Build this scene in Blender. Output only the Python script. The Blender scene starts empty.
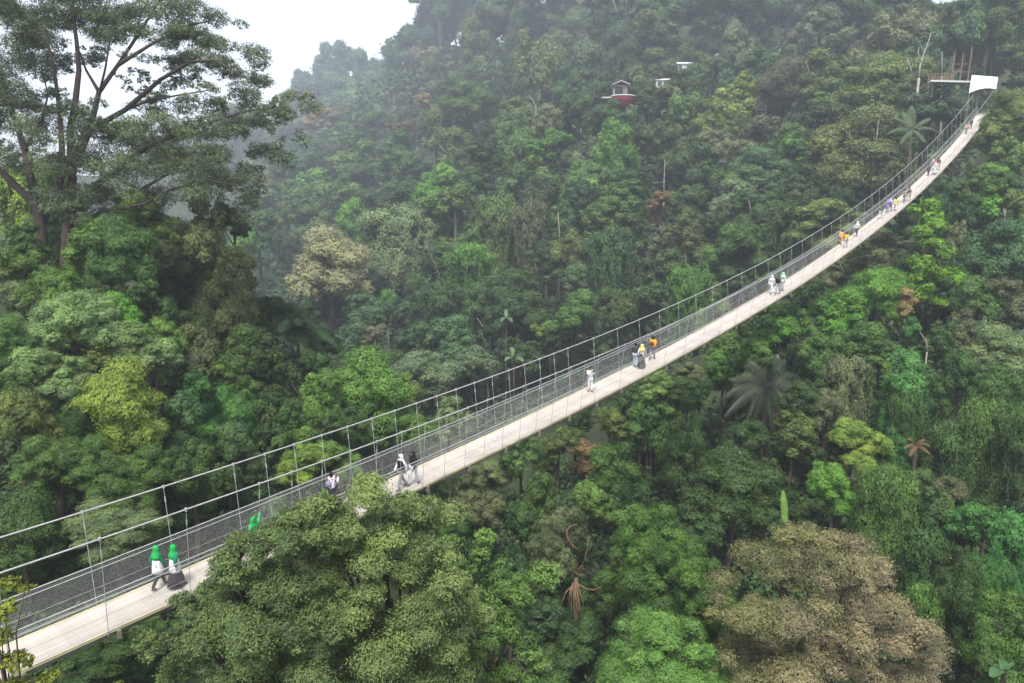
import bpy, math, random
import numpy as np
from mathutils import Vector

R = math.radians
rng = np.random.default_rng(11)
random.seed(11)
scene = bpy.context.scene
COL = scene.collection

# ----------------------------------------------------------------------------
# camera: at the origin, 25 mm lens, tipped down a little
# ----------------------------------------------------------------------------
F = 710.0
PITCH = 0.19954
cp, sp = math.cos(PITCH), math.sin(PITCH)
cam_d = bpy.data.cameras.new("camera")
cam = bpy.data.objects.new("camera", cam_d)
COL.objects.link(cam)
cam_d.sensor_width = 36.0
cam_d.lens = F / 1024 * 36.0
cam_d.clip_start = 0.1
cam_d.clip_end = 6000
cam.rotation_euler = (math.pi / 2 - PITCH, 0, 0)
scene.camera = cam


def W(px, py, d):
    """world point d metres deep along the view that projects to (px, py)"""
    x = (px - 512) / F * d
    zc = (341.5 - py) / F * d
    return np.array([x, d * cp + zc * sp, zc * cp - d * sp])


def proj(p):
    yc = p[1] * cp - p[2] * sp
    zc = p[2] * cp + p[1] * sp
    return 512 + F * p[0] / yc, 341.5 - F * zc / yc, yc


# ----------------------------------------------------------------------------
# helpers
# ----------------------------------------------------------------------------
def tag(o, label=None, cat=None, group=None, kind=None):
    if label: o["label"] = label
    if cat: o["category"] = cat
    if group: o["group"] = group
    if kind: o["kind"] = kind
    return o


def link(name, mesh, parent=None, loc=None):
    o = bpy.data.objects.new(name, mesh)
    COL.objects.link(o)
    if parent is not None: o.parent = parent
    if loc is not None: o.location = loc
    return o


def empty(name, loc, rz=0.0):
    o = bpy.data.objects.new(name, None)
    o.location = loc
    o.rotation_euler = (0, 0, rz)
    o.empty_display_size = 0.3
    COL.objects.link(o)
    return o


class MB:
    """collects shapes for ONE mesh"""
    def __init__(s):
        s.v = []; s.f = []

    def box(s, c, size, rz=0.0, ax=None):
        hx, hy, hz = size[0] / 2, size[1] / 2, size[2] / 2
        b = len(s.v)
        ca, sa = math.cos(rz), math.sin(rz)
        for z in (-hz, hz):
            for x, y in ((-hx, -hy), (hx, -hy), (hx, hy), (-hx, hy)):
                if ax is None:
                    s.v.append((c[0] + x * ca - y * sa, c[1] + x * sa + y * ca, c[2] + z))
                else:
                    q = np.array(c) + ax[0] * x + ax[1] * y + ax[2] * z
                    s.v.append(tuple(q))
        for f in ((3, 2, 1, 0), (4, 5, 6, 7), (0, 1, 5, 4), (1, 2, 6, 5), (2, 3, 7, 6), (3, 0, 4, 7)):
            s.f.append(tuple(b + i for i in f))
        return s

    def tube(s, pts, rad, n=6, cap=True):
        pts = [np.array(p, float) for p in pts]
        if not hasattr(rad, "__len__"): rad = [rad] * len(pts)
        b = len(s.v)
        prev = None
        for i, p in enumerate(pts):
            t = pts[min(i + 1, len(pts) - 1)] - pts[max(i - 1, 0)]
            t = t / (np.linalg.norm(t) + 1e-9)
            if prev is None:
                a = np.cross(t, (0, 0, 1.0) if abs(t[2]) < .9 else (1.0, 0, 0))
            else:
                a = prev - t * np.dot(prev, t)
            a /= np.linalg.norm(a) + 1e-9
            prev = a
            c = np.cross(t, a)
            for k in range(n):
                th = 2 * math.pi * k / n
                s.v.append(tuple(p + rad[i] * (a * math.cos(th) + c * math.sin(th))))
        for i in range(len(pts) - 1):
            for k in range(n):
                k2 = (k + 1) % n
                s.f.append((b + i * n + k, b + i * n + k2, b + (i + 1) * n + k2, b + (i + 1) * n + k))
        if cap:
            s.f.append(tuple(b + k for k in reversed(range(n))))
            e = b + (len(pts) - 1) * n
            s.f.append(tuple(e + k for k in range(n)))
        return s

    def lathe(s, prof, n=12, c=(0, 0, 0), sx=1, sy=1):
        """prof: (r, z) from bottom to top"""
        b = len(s.v)
        for r, z in prof:
            for k in range(n):
                th = 2 * math.pi * k / n
                s.v.append((c[0] + r * sx * math.cos(th), c[1] + r * sy * math.sin(th), c[2] + z))
        m = len(prof)
        for i in range(m - 1):
            for k in range(n):
                k2 = (k + 1) % n
                s.f.append((b + i * n + k, b + i * n + k2, b + (i + 1) * n + k2, b + (i + 1) * n + k))
        s.f.append(tuple(b + k for k in reversed(range(n))))
        s.f.append(tuple(b + (m - 1) * n + k for k in range(n)))
        return s

    def mesh(s, name, mat, smooth=False):
        me = bpy.data.meshes.new(name)
        me.from_pydata([tuple(map(float, v)) for v in s.v], [], s.f)
        if smooth:
            me.polygons.foreach_set("use_smooth", [True] * len(me.polygons))
        me.materials.append(mat)
        me.update()
        return me

    def build(s, name, mat, parent=None, loc=None, smooth=False):
        return link(name, s.mesh(name, mat, smooth), parent, loc)


# ----------------------------------------------------------------------------
# materials
# ----------------------------------------------------------------------------
def nmat(name):
    m = bpy.data.materials.new(name)
    m.use_nodes = True
    nt = m.node_tree
    for n in list(nt.nodes):
        if n.type != 'OUTPUT_MATERIAL': nt.nodes.remove(n)
    return m, nt, nt.nodes, nt.links, [n for n in nt.nodes if n.type == 'OUTPUT_MATERIAL'][0]


def simple(name, col, rough=.6, var=.15, scale=3.0, metal=0.0, spec=.4):
    m, nt, N, L, out = nmat(name)
    b = N.new('ShaderNodeBsdfPrincipled')
    tc = N.new('ShaderNodeTexCoord')
    nz = N.new('ShaderNodeTexNoise'); nz.inputs['Scale'].default_value = scale; nz.inputs['Detail'].default_value = 4
    L.new(tc.outputs['Object'], nz.inputs['Vector'])
    mp = N.new('ShaderNodeMapRange'); mp.inputs[1].default_value = .3; mp.inputs[2].default_value = .7
    mp.inputs[3].default_value = 1 - var; mp.inputs[4].default_value = 1 + var
    L.new(nz.outputs['Fac'], mp.inputs[0])
    mx = N.new('ShaderNodeVectorMath'); mx.operation = 'SCALE'
    mx.inputs[0].default_value = col
    L.new(mp.outputs[0], mx.inputs['Scale'])
    L.new(mx.outputs[0], b.inputs['Base Color'])
    b.inputs['Roughness'].default_value = rough
    b.inputs['Metallic'].default_value = metal
    b.inputs['Specular IOR Level'].default_value = spec
    L.new(b.outputs[0], out.inputs[0])
    return m


def objcolor(name, rough=.8, var=.1):
    """colour taken from each object's own colour, with a weave of noise"""
    m, nt, N, L, out = nmat(name)
    b = N.new('ShaderNodeBsdfPrincipled')
    oi = N.new('ShaderNodeObjectInfo')
    tc = N.new('ShaderNodeTexCoord')
    nz = N.new('ShaderNodeTexNoise'); nz.inputs['Scale'].default_value = 14; nz.inputs['Detail'].default_value = 3
    L.new(tc.outputs['Object'], nz.inputs['Vector'])
    mp = N.new('ShaderNodeMapRange'); mp.inputs[1].default_value = .3; mp.inputs[2].default_value = .7
    mp.inputs[3].default_value = 1 - var; mp.inputs[4].default_value = 1 + var
    L.new(nz.outputs['Fac'], mp.inputs[0])
    mx = N.new('ShaderNodeVectorMath'); mx.operation = 'SCALE'
    L.new(oi.outputs['Color'], mx.inputs[0]); L.new(mp.outputs[0], mx.inputs['Scale'])
    L.new(mx.outputs[0], b.inputs['Base Color'])
    b.inputs['Roughness'].default_value = rough
    b.inputs['Specular IOR Level'].default_value = .2
    L.new(b.outputs[0], out.inputs[0])
    return m


def leafmat(name, second=None, rough=.5, spec=.22, trans=.22):
    """leaf: object colour varied leaf by leaf through the 'tint' attribute; tint2 blends to a second real leaf colour"""
    m, nt, N, L, out = nmat(name)
    oi = N.new('ShaderNodeObjectInfo')
    at = N.new('ShaderNodeAttribute'); at.attribute_name = 'tint'
    val = N.new('ShaderNodeMapRange'); val.inputs[3].default_value = .5; val.inputs[4].default_value = 1.6
    L.new(at.outputs['Fac'], val.inputs[0])
    base = oi.outputs['Color']
    if second is not None:
        a2 = N.new('ShaderNodeAttribute'); a2.attribute_name = 'tint2'
        mix = N.new('ShaderNodeMix'); mix.data_type = 'RGBA'
        L.new(a2.outputs['Fac'], mix.inputs[0])
        L.new(base, mix.inputs[6]); mix.inputs[7].default_value = (*second, 1)
        base = mix.outputs[2]
    tco = N.new('ShaderNodeTexCoord'); nzl = N.new('ShaderNodeTexNoise')
    nzl.inputs['Scale'].default_value = 2.6; nzl.inputs['Detail'].default_value = 3
    adv = N.new('ShaderNodeVectorMath'); adv.operation = 'ADD'
    rv = N.new('ShaderNodeVectorMath'); rv.operation = 'SCALE'; rv.inputs[0].default_value = (37, 11, 23)
    L.new(oi.outputs['Random'], rv.inputs['Scale']); L.new(tco.outputs['Object'], adv.inputs[0]); L.new(rv.outputs[0], adv.inputs[1])
    L.new(adv.outputs[0], nzl.inputs['Vector'])
    mpl = N.new('ShaderNodeMapRange'); mpl.inputs[1].default_value = .40; mpl.inputs[2].default_value = .68
    L.new(nzl.outputs['Fac'], mpl.inputs[0])
    age = N.new('ShaderNodeMix'); age.data_type = 'RGBA'; age.blend_type = 'MULTIPLY'
    age.inputs[7].default_value = (1.16, 1.12, .95, 1)
    L.new(mpl.outputs[0], age.inputs[0]); L.new(base, age.inputs[6]); base = age.outputs[2]
    # young leaves (high tint) are yellower
    yl = N.new('ShaderNodeMix'); yl.data_type = 'RGBA'; yl.blend_type = 'MULTIPLY'
    yl.inputs[7].default_value = (1.15, 1.04, .75, 1)
    L.new(at.outputs['Fac'], yl.inputs[0]); L.new(base, yl.inputs[6])
    sc = N.new('ShaderNodeVectorMath'); sc.operation = 'SCALE'
    L.new(yl.outputs[2], sc.inputs[0]); L.new(val.outputs[0], sc.inputs['Scale'])
    b = N.new('ShaderNodeBsdfPrincipled')
    L.new(sc.outputs[0], b.inputs['Base Color'])
    b.inputs['Roughness'].default_value = rough
    b.inputs['Specular IOR Level'].default_value = spec
    tr = N.new('ShaderNodeBsdfTranslucent')
    L.new(sc.outputs[0], tr.inputs['Color'])
    mx = N.new('ShaderNodeMixShader'); mx.inputs[0].default_value = trans
    L.new(b.outputs[0], mx.inputs[1]); L.new(tr.outputs[0], mx.inputs[2])
    L.new(mx.outputs[0], out.inputs[0])
    return m


M_LEAF = leafmat("leaves")
M_DRY = leafmat("dry_leaves", second=(.150, .170, .080), rough=.6, spec=.2)
M_BARK = simple("bark", (.075, .055, .045), .9, .35, 2.0, spec=.15)
M_PALEBARK = simple("pale_bark", (.26, .24, .21), .9, .25, 1.5, spec=.15)
M_REDBARK = simple("reddish_bark", (.075, .056, .05), .9, .35, 1.2, spec=.15)
M_STEEL = simple("galvanised_cable", (.40, .40, .385), .5, .15, 4.0, metal=.35)
M_HANGER = simple("hanger_steel", (.42, .42, .40), .55, .15, 4.0, metal=.35)
M_EDGE = simple("cream_edge_board", (.50, .45, .28), .75, .2, 1.2)
M_BEAM = simple("deck_beam_steel", (.16, .15, .11), .7, .25, 2.0)
M_WHITE = simple("white_membrane", (.62, .62, .61), .5, .04, .6)
M_WALLW = simple("white_wall", (.55, .55, .53), .8, .12, .5)
M_ROOFG = simple("grey_roof", (.34, .33, .32), .8, .2, .8)
M_RED = simple("red_weave", (.32, .035, .045), .7, .2, 3.0)
M_WOOD = simple("brown_timber", (.17, .115, .075), .85, .3, 1.5)
M_DARK = simple("dark_opening", (.02, .02, .022), .7, .2, 1.0)
M_GLASS = simple("window_glass", (.03, .04, .05), .1, .1, 1.0, spec=.6)
M_CLOTH = objcolor("cloth", .85, .12)
M_SKIN = objcolor("skin", .6, .06)
M_HAIR = objcolor("hair", .55, .2)
M_DEAD = simple("dead_frond", (.17, .105, .065), .85, .3, 2.0, spec=.15)

# ---- deck boards -----------------------------------------------------------
m, nt, N, L, out = nmat("deck_boards")
uv = N.new('ShaderNodeUVMap'); uv.uv_map = "UVMap"
sx = N.new('ShaderNodeSeparateXYZ'); L.new(uv.outputs[0], sx.inputs[0])
def mth(op, a, b=None, clamp=False):
    n = N.new('ShaderNodeMath'); n.operation = op; n.use_clamp = clamp
    for i, q in enumerate((a, b)):
        if q is None: continue
        if isinstance(q, (int, float)): n.inputs[i].default_value = q
        else: L.new(q, n.inputs[i])
    return n.outputs[0]
bid = mth('FLOOR', mth('DIVIDE', sx.outputs[0], .30))
wn = N.new('ShaderNodeTexWhiteNoise'); wn.noise_dimensions = '1D'; L.new(bid, wn.inputs['W'])
gap = mth('LESS_THAN', mth('FRACT', mth('DIVIDE', sx.outputs[0], .30)), .05)
lane = mth('LESS_THAN', mth('ABSOLUTE', mth('SUBTRACT', mth('FRACT', mth('DIVIDE', sx.outputs[1], .45)), .5)), .02)
mapn = N.new('ShaderNodeMapping'); mapn.inputs['Scale'].default_value = (.12, 4.0, 1)
L.new(uv.outputs[0], mapn.inputs[0])
nz = N.new('ShaderNodeTexNoise'); nz.inputs['Scale'].default_value = 2.2; nz.inputs['Detail'].default_value = 6
L.new(mapn.outputs[0], nz.inputs['Vector'])
nz2 = N.new('ShaderNodeTexNoise'); nz2.inputs['Scale'].default_value = .5; nz2.inputs['Detail'].default_value = 3
L.new(uv.outputs[0], nz2.inputs['Vector'])
# foot-worn middle: greyer
mid = mth('SUBTRACT', 1.0, mth('MULTIPLY', mth('ABSOLUTE', sx.outputs[1]), 1.5), True)
v = mth('ADD', .80, mth('MULTIPLY', wn.outputs[0], .10))
v = mth('MULTIPLY', v, mth('ADD', .62, mth('MULTIPLY', nz.outputs['Fac'], .7)))
nz3 = N.new('ShaderNodeTexNoise'); nz3.inputs['Scale'].default_value = 1.6; nz3.inputs['Detail'].default_value = 8; nz3.inputs['Roughness'].default_value = .7
L.new(uv.outputs[0], nz3.inputs['Vector'])
st_ = N.new('ShaderNodeMapRange'); st_.inputs[1].default_value = .56; st_.inputs[2].default_value = .74; st_.inputs[3].default_value = 1.0; st_.inputs[4].default_value = .70
L.new(nz3.outputs['Fac'], st_.inputs[0])
v = mth('MULTIPLY', v, st_.outputs[0])
v = mth('MULTIPLY', v, mth('ADD', .78, mth('MULTIPLY', nz2.outputs['Fac'], .46)))
v = mth('MULTIPLY', v, mth('SUBTRACT', 1.0, mth('MULTIPLY', mid, .14)))
v = mth('MULTIPLY', v, mth('SUBTRACT', 1.0, mth('MULTIPLY', gap, .13)))
v = mth('MULTIPLY', v, mth('SUBTRACT', 1.0, mth('MULTIPLY', lane, .06)))
sc = N.new('ShaderNodeVectorMath'); sc.operation = 'SCALE'; sc.inputs[0].default_value = (.545, .485, .43)
L.new(v, sc.inputs['Scale'])
b = N.new('ShaderNodeBsdfPrincipled'); b.inputs['Roughness'].default_value = .8
b.inputs['Specular IOR Level'].default_value = .25
L.new(sc.outputs[0], b.inputs['Base Color']); L.new(b.outputs[0], out.inputs[0])
M_DECK = m

# ---- wire mesh netting -----------------------------------------------------
m, nt, N, L, out = nmat("wire_netting")
uv = N.new('ShaderNodeUVMap'); uv.uv_map = "UVMap"
sx = N.new('ShaderNodeSeparateXYZ'); L.new(uv.outputs[0], sx.inputs[0])
per = .07
def wire(q):
    return mth('GREATER_THAN', mth('ABSOLUTE', mth('SUBTRACT', mth('FRACT', mth('DIVIDE', q, per)), .5)), .472)
w1 = wire(mth('ADD', sx.outputs[0], sx.outputs[1])); w2 = wire(mth('SUBTRACT', sx.outputs[0], sx.outputs[1]))
wf = mth('MAXIMUM', w1, w2)
b = N.new('ShaderNodeBsdfPrincipled'); b.inputs['Base Color'].default_value = (.75, .75, .73, 1)
b.inputs['Roughness'].default_value = .6; b.inputs['Metallic'].default_value = .2
tr = N.new('ShaderNodeBsdfTransparent')
mx = N.new('ShaderNodeMixShader'); L.new(wf, mx.inputs[0]); L.new(tr.outputs[0], mx.inputs[1]); L.new(b.outputs[0], mx.inputs[2])
L.new(mx.outputs[0], out.inputs[0])
M_NET = m

# ---- forest floor ----------------------------------------------------------
m, nt, N, L, out = nmat("forest_floor")
tc = N.new('ShaderNodeTexCoord')
nz = N.new('ShaderNodeTexNoise'); nz.inputs['Scale'].default_value = .12; nz.inputs['Detail'].default_value = 8
L.new(tc.outputs['Object'], nz.inputs['Vector'])
cr = N.new('ShaderNodeValToRGB')
cr.color_ramp.elements[0].position = .35; cr.color_ramp.elements[0].color = (.022, .03, .014, 1)
cr.color_ramp.elements[1].position = .7; cr.color_ramp.elements[1].color = (.05, .06, .028, 1)
L.new(nz.outputs['Fac'], cr.inputs[0])
b = N.new('ShaderNodeBsdfPrincipled'); b.inputs['Roughness'].default_value = .95
b.inputs['Specular IOR Level'].default_value = .1
L.new(cr.outputs[0], b.inputs['Base Color']); L.new(b.outputs[0], out.inputs[0])
M_GROUND = m

# ----------------------------------------------------------------------------
# the catalogue of trees: picture position of the crown, its radii in the
# picture, zone (which slope it stands on), kind of crown, leaf colour
# ----------------------------------------------------------------------------
ZONE = {
 'F': [(300,85,680),(335,70,660),(388,80,620),(262,150,620),(320,120,430),(395,45,470),(440,10,470),(480,40,350),(560,10,360),
       (650,35,250),(700,18,290),(785,20,290),(860,14,215),(400,150,270),(470,100,260),(550,60,265),(550,140,180),(620,140,175),
       (680,115,180),(730,100,180),(780,80,175),(820,70,165),(300,185,300),(270,265,230),(330,262,150),(404,230,165),(455,206,165),
       (350,338,120),(417,368,105),(467,353,105),(516,288,120),(578,309,108),(607,259,125),(620,213,140),(656,208,145),(690,300,108),
       (743,243,115),(790,225,112),(760,170,140),(868,150,128),(830,215,108),(890,50,160),(880,80,145),(932,100,128),(944,26,165),
       (990,35,158),(560,240,140),(500,170,175),(250,250,190),(912,122,124)],
 'R': [(1002,112,106),(1008,152,98),(994,188,90),(941,200,96),(926,215,84),(932,280,72),(880,285,76),(885,245,90),(853,265,83),
       (838,306,70),(862,344,64),(1000,245,80),(1010,295,70),(998,350,62),(724,370,64),(763,385,60),(685,435,58),(656,415,62),
       (730,480,50),(795,428,55),(855,440,54),(832,480,50),(903,395,58),(894,442,55),(950,455,54),(1000,400,55),(1015,450,50),
       (885,510,46),(935,510,47),(975,520,44),(1012,545,42),(960,600,40),(1010,620,36),(620,462,64),(586,455,68),(540,492,58),
       (482,508,52),(493,470,62),(508,566,42),(551,550,46),(547,612,44),(574,640,44),(906,365,62),(640,545,40),(700,600,36),
       (660,660,33),(835,620,33)],
 'L': [(25,270,46),(70,310,43),(130,335,44),(155,358,44),(122,400,39),(25,420,36),(10,390,37),(180,415,42),(200,395,45),(226,406,47),
       (235,444,43),(264,420,48),(294,432,48),(303,456,45),(317,397,54),(364,394,58),(399,388,62),(414,424,56),(297,324,66),
       (229,327,60),(180,260,62),(220,300,60),(60,470,36),(130,480,36),(190,470,38),(110,530,33),(20,520,33),(10,200,75),(60,190,72),
       (100,660,30),(40,368,40),(113,304,46),(164,330,46)],
}
ZONE = {k: np.array(v, float) for k, v in ZONE.items()}


def depth(z, px, py):
    c = ZONE[z]
    d2 = (c[:, 0] - px) ** 2 + (c[:, 1] - py) ** 2 + 4.0
    w = 1 / d2 ** 1.5
    return float(np.exp((w * np.log(c[:, 2])).sum() / w.sum()))


CLR = {  # leaf albedo (linear)
 'g': ((.064, .115, .036), "mid green"), 'd': ((.042, .078, .030), "dark green"), 'b': ((.075, .168, .036), "bright green"),
 'y': ((.112, .165, .040), "yellow green"), 'o': ((.082, .116, .043), "olive"), 'r': ((.190, .140, .085), "rusty"),
 't': ((.165, .160, .100), "tan"), 's': ((.095, .142, .078), "sage green"), 'e': ((.048, .122, .042), "emerald"),
 'k': ((.090, .108, .064), "greyish"), 'c': ((.052, .098, .050), "bluish green"),
}
# (px, py, rx, ry, zone, kind, colour)
T = []
def add(z, kind, s):
    for it in s.split(';'):
        q = it.split()
        if len(q) == 5:
            T.append([float(q[0]), float(q[1]), float(q[2]), float(q[3]), z, kind, q[4]])

add('F', 'cone', "300 92 14 24 c;318 78 12 28 c;336 70 11 28 c;354 76 10 26 c;373 80 9 24 c;390 86 9 20 c;"
    "430 18 17 32 c;450 8 20 30 c;408 72 15 20 c;785 20 18 34 c;625 12 22 26 c;515 18 13 26 d")
add('F', 'dome', "526 0 22 18 c;850 -6 26 20 d;392 100 20 14 c;410 96 18 14 d;385 84 16 14 c;306 98 22 18 c;345 94 26 18 c;380 98 20 16 c;305 82 13 18 c;322 70 17 22 c;340 62 18 22 c;358 68 16 20 c;376 76 13 18 c;330 84 20 18 c;362 86 18 16 c;298 104 12 14 c;398 52 20 20 c;416 38 22 22 c;434 24 22 22 c;452 14 22 22 c;329 86 9 7 t;323 118 18 12 r;362 102 17 14 s;343 112 15 12 s;427 62 17 15 t;427 105 14 13 r;404 130 14 9 r;"
    "375 125 24 17 d;340 141 22 15 g;318 152 20 15 c;360 157 26 18 g;300 165 20 16 c;277 186 26 20 k;310 186 26 17 b;355 178 25 18 g;"
    "345 198 22 16 g;395 152 22 18 d;414 172 22 17 d;435 187 18 17 b;400 195 22 16 d;380 92 18 16 c;366 122 14 12 c;255 142 22 20 c;"
    "270 165 20 18 c;250 182 20 18 c;262 205 22 18 c;283 150 18 16 c")
add('F', 'dome', "606 92 13 11 d;640 88 12 12 k;622 122 15 11 d;648 96 16 12 d;668 94 16 11 k;690 80 14 12 d;674 74 9 9 g;654 70 9 8 o;700 58 12 12 d;712 66 10 9 k;481 40 30 32 o;432 76 22 20 o;470 98 27 19 g;537 58 22 32 o;578 50 22 18 s;552 20 28 20 g;496 12 22 22 c;520 110 18 14 o;"
    "508 125 18 16 g;546 118 14 15 k;552 142 23 16 b;519 140 21 22 g;488 157 22 17 d;446 181 18 20 b;546 174 26 22 g;590 176 22 22 g;"
    "607 142 17 18 b;438 130 22 20 o;452 145 22 20 o;600 32 22 22 d;590 84 18 18 d;606 112 17 16 d;580 112 20 18 d;570 86 18 18 c;"
    "600 150 16 14 s;475 178 20 18 d;520 178 20 18 d;570 160 16 14 k")
add('F', 'dome', "653 38 37 29 o;700 20 22 18 d;714 40 19 18 s;737 44 15 20 k;752 25 18 22 d;732 100 24 22 y;744 80 13 12 y;711 119 17 17 y;"
    "683 116 20 22 g;782 82 28 30 k;650 97 22 15 d;641 134 12 13 o;616 143 19 24 b;626 188 25 17 g;670 144 27 24 g;758 131 20 18 k;"
    "697 160 22 22 d;760 171 31 20 c;726 186 21 18 g;790 137 18 18 g;661 199 11 9 r;760 62 18 18 d;700 66 18 16 d;742 152 18 16 k;"
    "800 40 16 18 k;715 140 16 14 k;680 82 14 12 d;805 110 17 18 d")
add('F', 'dome', "656 210 15 15 r;620 214 25 22 g;690 229 21 18 o;735 195 25 18 s;757 207 30 22 d;743 245 32 24 g;720 262 20 18 b;661 269 22 20 g;"
    "630 307 26 24 d;650 300 20 22 d;762 266 22 18 g;690 195 18 16 d;658 238 16 14 k")
add('F', 'dome', "868 150 45 37 o;894 40 36 32 k;882 80 38 25 o;862 14 28 16 o;830 24 26 20 s;818 72 26 24 o;826 101 24 18 g;824 126 26 20 d;"
    "795 152 18 16 b;792 186 22 20 d;932 102 26 18 c;944 26 26 26 c;990 33 35 34 g;830 216 42 20 o;858 104 20 16 k;920 45 18 20 c;"
    "968 18 22 24 c;1018 62 24 22 g;904 128 16 14 d;815 160 16 18 d;960 108 16 12 d;918 82 18 14 o;924 18 20 18 d")
add('F', 'vine', "610 257 22 34 d;690 300 22 36 b;787 226 20 26 d;607 265 18 30 g;499 235 24 40 g;470 270 22 30 b;443 309 24 30 d;531 232 18 36 k;"
    "428 226 26 30 d;404 236 34 28 s;240 130 20 26 c")
add('F', 'dome', "328 262 38 29 t;307 218 28 20 g;269 266 28 30 c;246 251 20 24 b;354 216 16 20 b;383 262 16 24 t;395 268 12 11 r;363 278 14 15 c;"
    "366 307 24 14 c;351 338 18 17 c;335 198 26 16 g;298 193 22 16 g;258 225 24 20 d;455 206 26 22 g;516 289 34 28 d;467 354 24 17 s;"
    "578 310 28 20 g;549 333 14 13 y;572 245 18 20 o;607 210 24 18 g;546 262 24 20 d;543 193 22 18 d;584 199 20 18 d;613 303 18 20 g;"
    "417 369 34 24 s;376 333 12 8 t;382 352 12 8 k;388 304 12 20 b;400 318 20 18 c;430 338 22 20 d;450 330 18 16 c;575 275 16 16 c;"
    "330 295 24 18 c;300 285 18 18 c;490 330 20 22 d;500 205 20 16 d;478 222 18 18 g;380 225 18 16 d;362 240 14 14 d;415 290 16 20 d;"
    "442 375 20 14 s;570 345 22 18 g;520 350 18 14 d;600 335 20 18 d;640 270 14 16 d;560 215 16 16 d;640 236 14 14 g;525 320 16 14 d;"
    "450 245 20 16 g;408 345 16 14 c;396 360 16 14 g;480 300 16 18 d;660 320 16 14 d;715 225 14 14 d;712 290 16 14 g;735 275 16 14 d;800 205 18 16 d")
add('F', 'dome', "470 -12 30 26 c;520 -14 30 24 c;575 -14 30 26 d;630 -16 28 26 c;680 -14 28 24 d;730 -16 30 26 d;790 -18 30 26 c;845 -18 30 24 o;"
    "900 -16 30 24 d;955 -14 28 24 c;1005 -10 30 26 g;440 -20 26 26 c;1050 -20 40 40 d;1060 60 40 40 d;720 8 22 18 c;600 6 22 18 d;660 8 20 16 c;760 6 20 18 d;820 6 22 18 d")
add('R', 'dome', "680 386 18 12 d;668 402 16 12 g;702 380 16 10 k;650 398 14 10 d;962 188 12 9 d;975 174 10 8 d;1000 402 34 44 d;960 602 28 46 d;1010 628 38 50 g;988 176 17 12 g;1006 182 16 12 d;978 186 12 10 c;1006 113 28 27 o;994 124 13 13 o;1010 156 24 20 o;994 188 20 18 b;972 160 9 12 b;941 201 13 18 c;880 287 28 24 b;838 306 25 20 b;885 247 28 16 k;"
    "853 270 28 17 k;870 262 24 15 k;1000 247 44 36 c;955 236 12 20 k;1010 297 24 20 k;998 352 34 24 s;862 345 32 26 g;909 333 15 14 e;"
    "906 366 22 20 e;1017 204 18 16 o;980 292 20 20 d;724 371 22 22 g;685 437 24 34 g;656 417 26 30 d;730 482 42 33 d;795 428 26 20 o;"
    "855 440 28 22 y;832 482 28 26 b;894 444 14 18 e;975 521 24 20 e;935 512 22 28 d;620 463 32 27 g;586 455 24 13 r;482 508 27 24 k;"
    "540 494 26 28 g;493 471 30 17 k;508 567 23 30 c;551 552 22 24 k;547 612 26 15 c;574 640 42 24 d;640 543 54 40 g;706 598 46 56 g;"
    "662 652 60 42 g;940 335 18 18 d;960 370 20 24 d;930 390 18 22 d;815 350 20 20 g;780 330 22 14 b;800 318 16 12 g;755 350 18 14 g;"
    "700 395 16 16 d;640 410 16 16 g;660 382 18 14 o;690 372 20 13 k;610 420 20 16 o;560 440 22 16 o;590 500 24 22 g;635 500 22 18 d;"
    "690 490 18 18 d;770 470 16 16 d;800 395 20 18 d;830 400 18 22 k;880 350 18 16 g;965 330 18 18 k;920 480 18 16 d;948 485 14 14 k;"
    "985 430 18 24 d;520 445 22 16 d;470 490 22 18 k;455 520 20 18 d;520 520 24 20 d;565 520 20 22 k;830 370 16 14 d;750 430 16 16 d;"
    "705 525 26 20 d;760 515 22 18 d;955 290 16 18 d;1012 265 22 24 c;968 205 14 14 d;905 300 14 14 r;960 260 12 12 d")
add('R', 'vine', "850 387 20 34 k;903 397 22 30 e;950 456 28 40 d;1015 455 22 44 d;885 512 28 46 g;1012 552 26 46 e;918 560 22 40 d;905 415 16 30 g;978 445 20 44 g;985 590 22 40 e;925 620 18 40 g")
add('L', 'dome', "25 272 35 27 g;60 288 28 24 g;18 302 28 22 s;72 314 35 26 s;100 320 26 20 g;8 342 28 24 d;113 306 17 16 b;132 316 16 16 b;164 332 17 16 g;"
    "130 337 30 21 s;155 360 28 21 s;103 352 24 20 o;122 402 40 37 y;25 422 38 35 o;42 370 36 24 s;10 392 26 24 d;180 417 23 27 c;"
    "200 396 26 24 e;226 408 30 27 e;235 446 27 30 c;264 422 20 26 d;294 434 17 18 e;303 457 30 16 y;335 455 28 16 g;317 398 36 34 g;"
    "364 394 46 38 g;399 389 22 20 o;414 425 20 16 g;288 424 22 22 d;180 262 46 48 k;222 306 32 45 k;150 300 24 24 d;195 350 26 28 k;"
    "62 470 46 38 d;130 482 46 36 g;188 472 38 36 d;110 532 52 28 s;20 522 38 32 d;175 515 30 20 c;230 485 26 24 d;290 480 26 20 d;"
    "60 545 36 24 d;75 425 22 28 d;85 455 20 22 c;340 425 30 24 d;380 430 26 20 d;10 205 26 40 y;58 192 34 36 g;120 250 30 30 d;95 240 26 26 g;"
    "20 245 26 20 d;150 240 36 30 k;145 215 34 26 o;205 235 26 32 k;232 268 22 26 k;245 345 20 24 d;270 350 22 22 d;235 375 22 20 g;"
    "40 600 40 26 d;150 560 34 20 d;210 530 26 18 s;350 470 24 16 d;260 500 26 18 c;0 470 24 26 d;85 385 16 16 k;448 415 20 16 s;"
    "100 655 56 28 d;40 672 36 20 g;150 640 34 24 d;200 655 40 26 d")

# covering trees: fill the places the list leaves open, further down the slope
def covered(px, py):
    for t in T:
        if ((px - t[0]) / t[2]) ** 2 + ((py - t[1]) / t[3]) ** 2 < 0.95: return True
    return False


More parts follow.
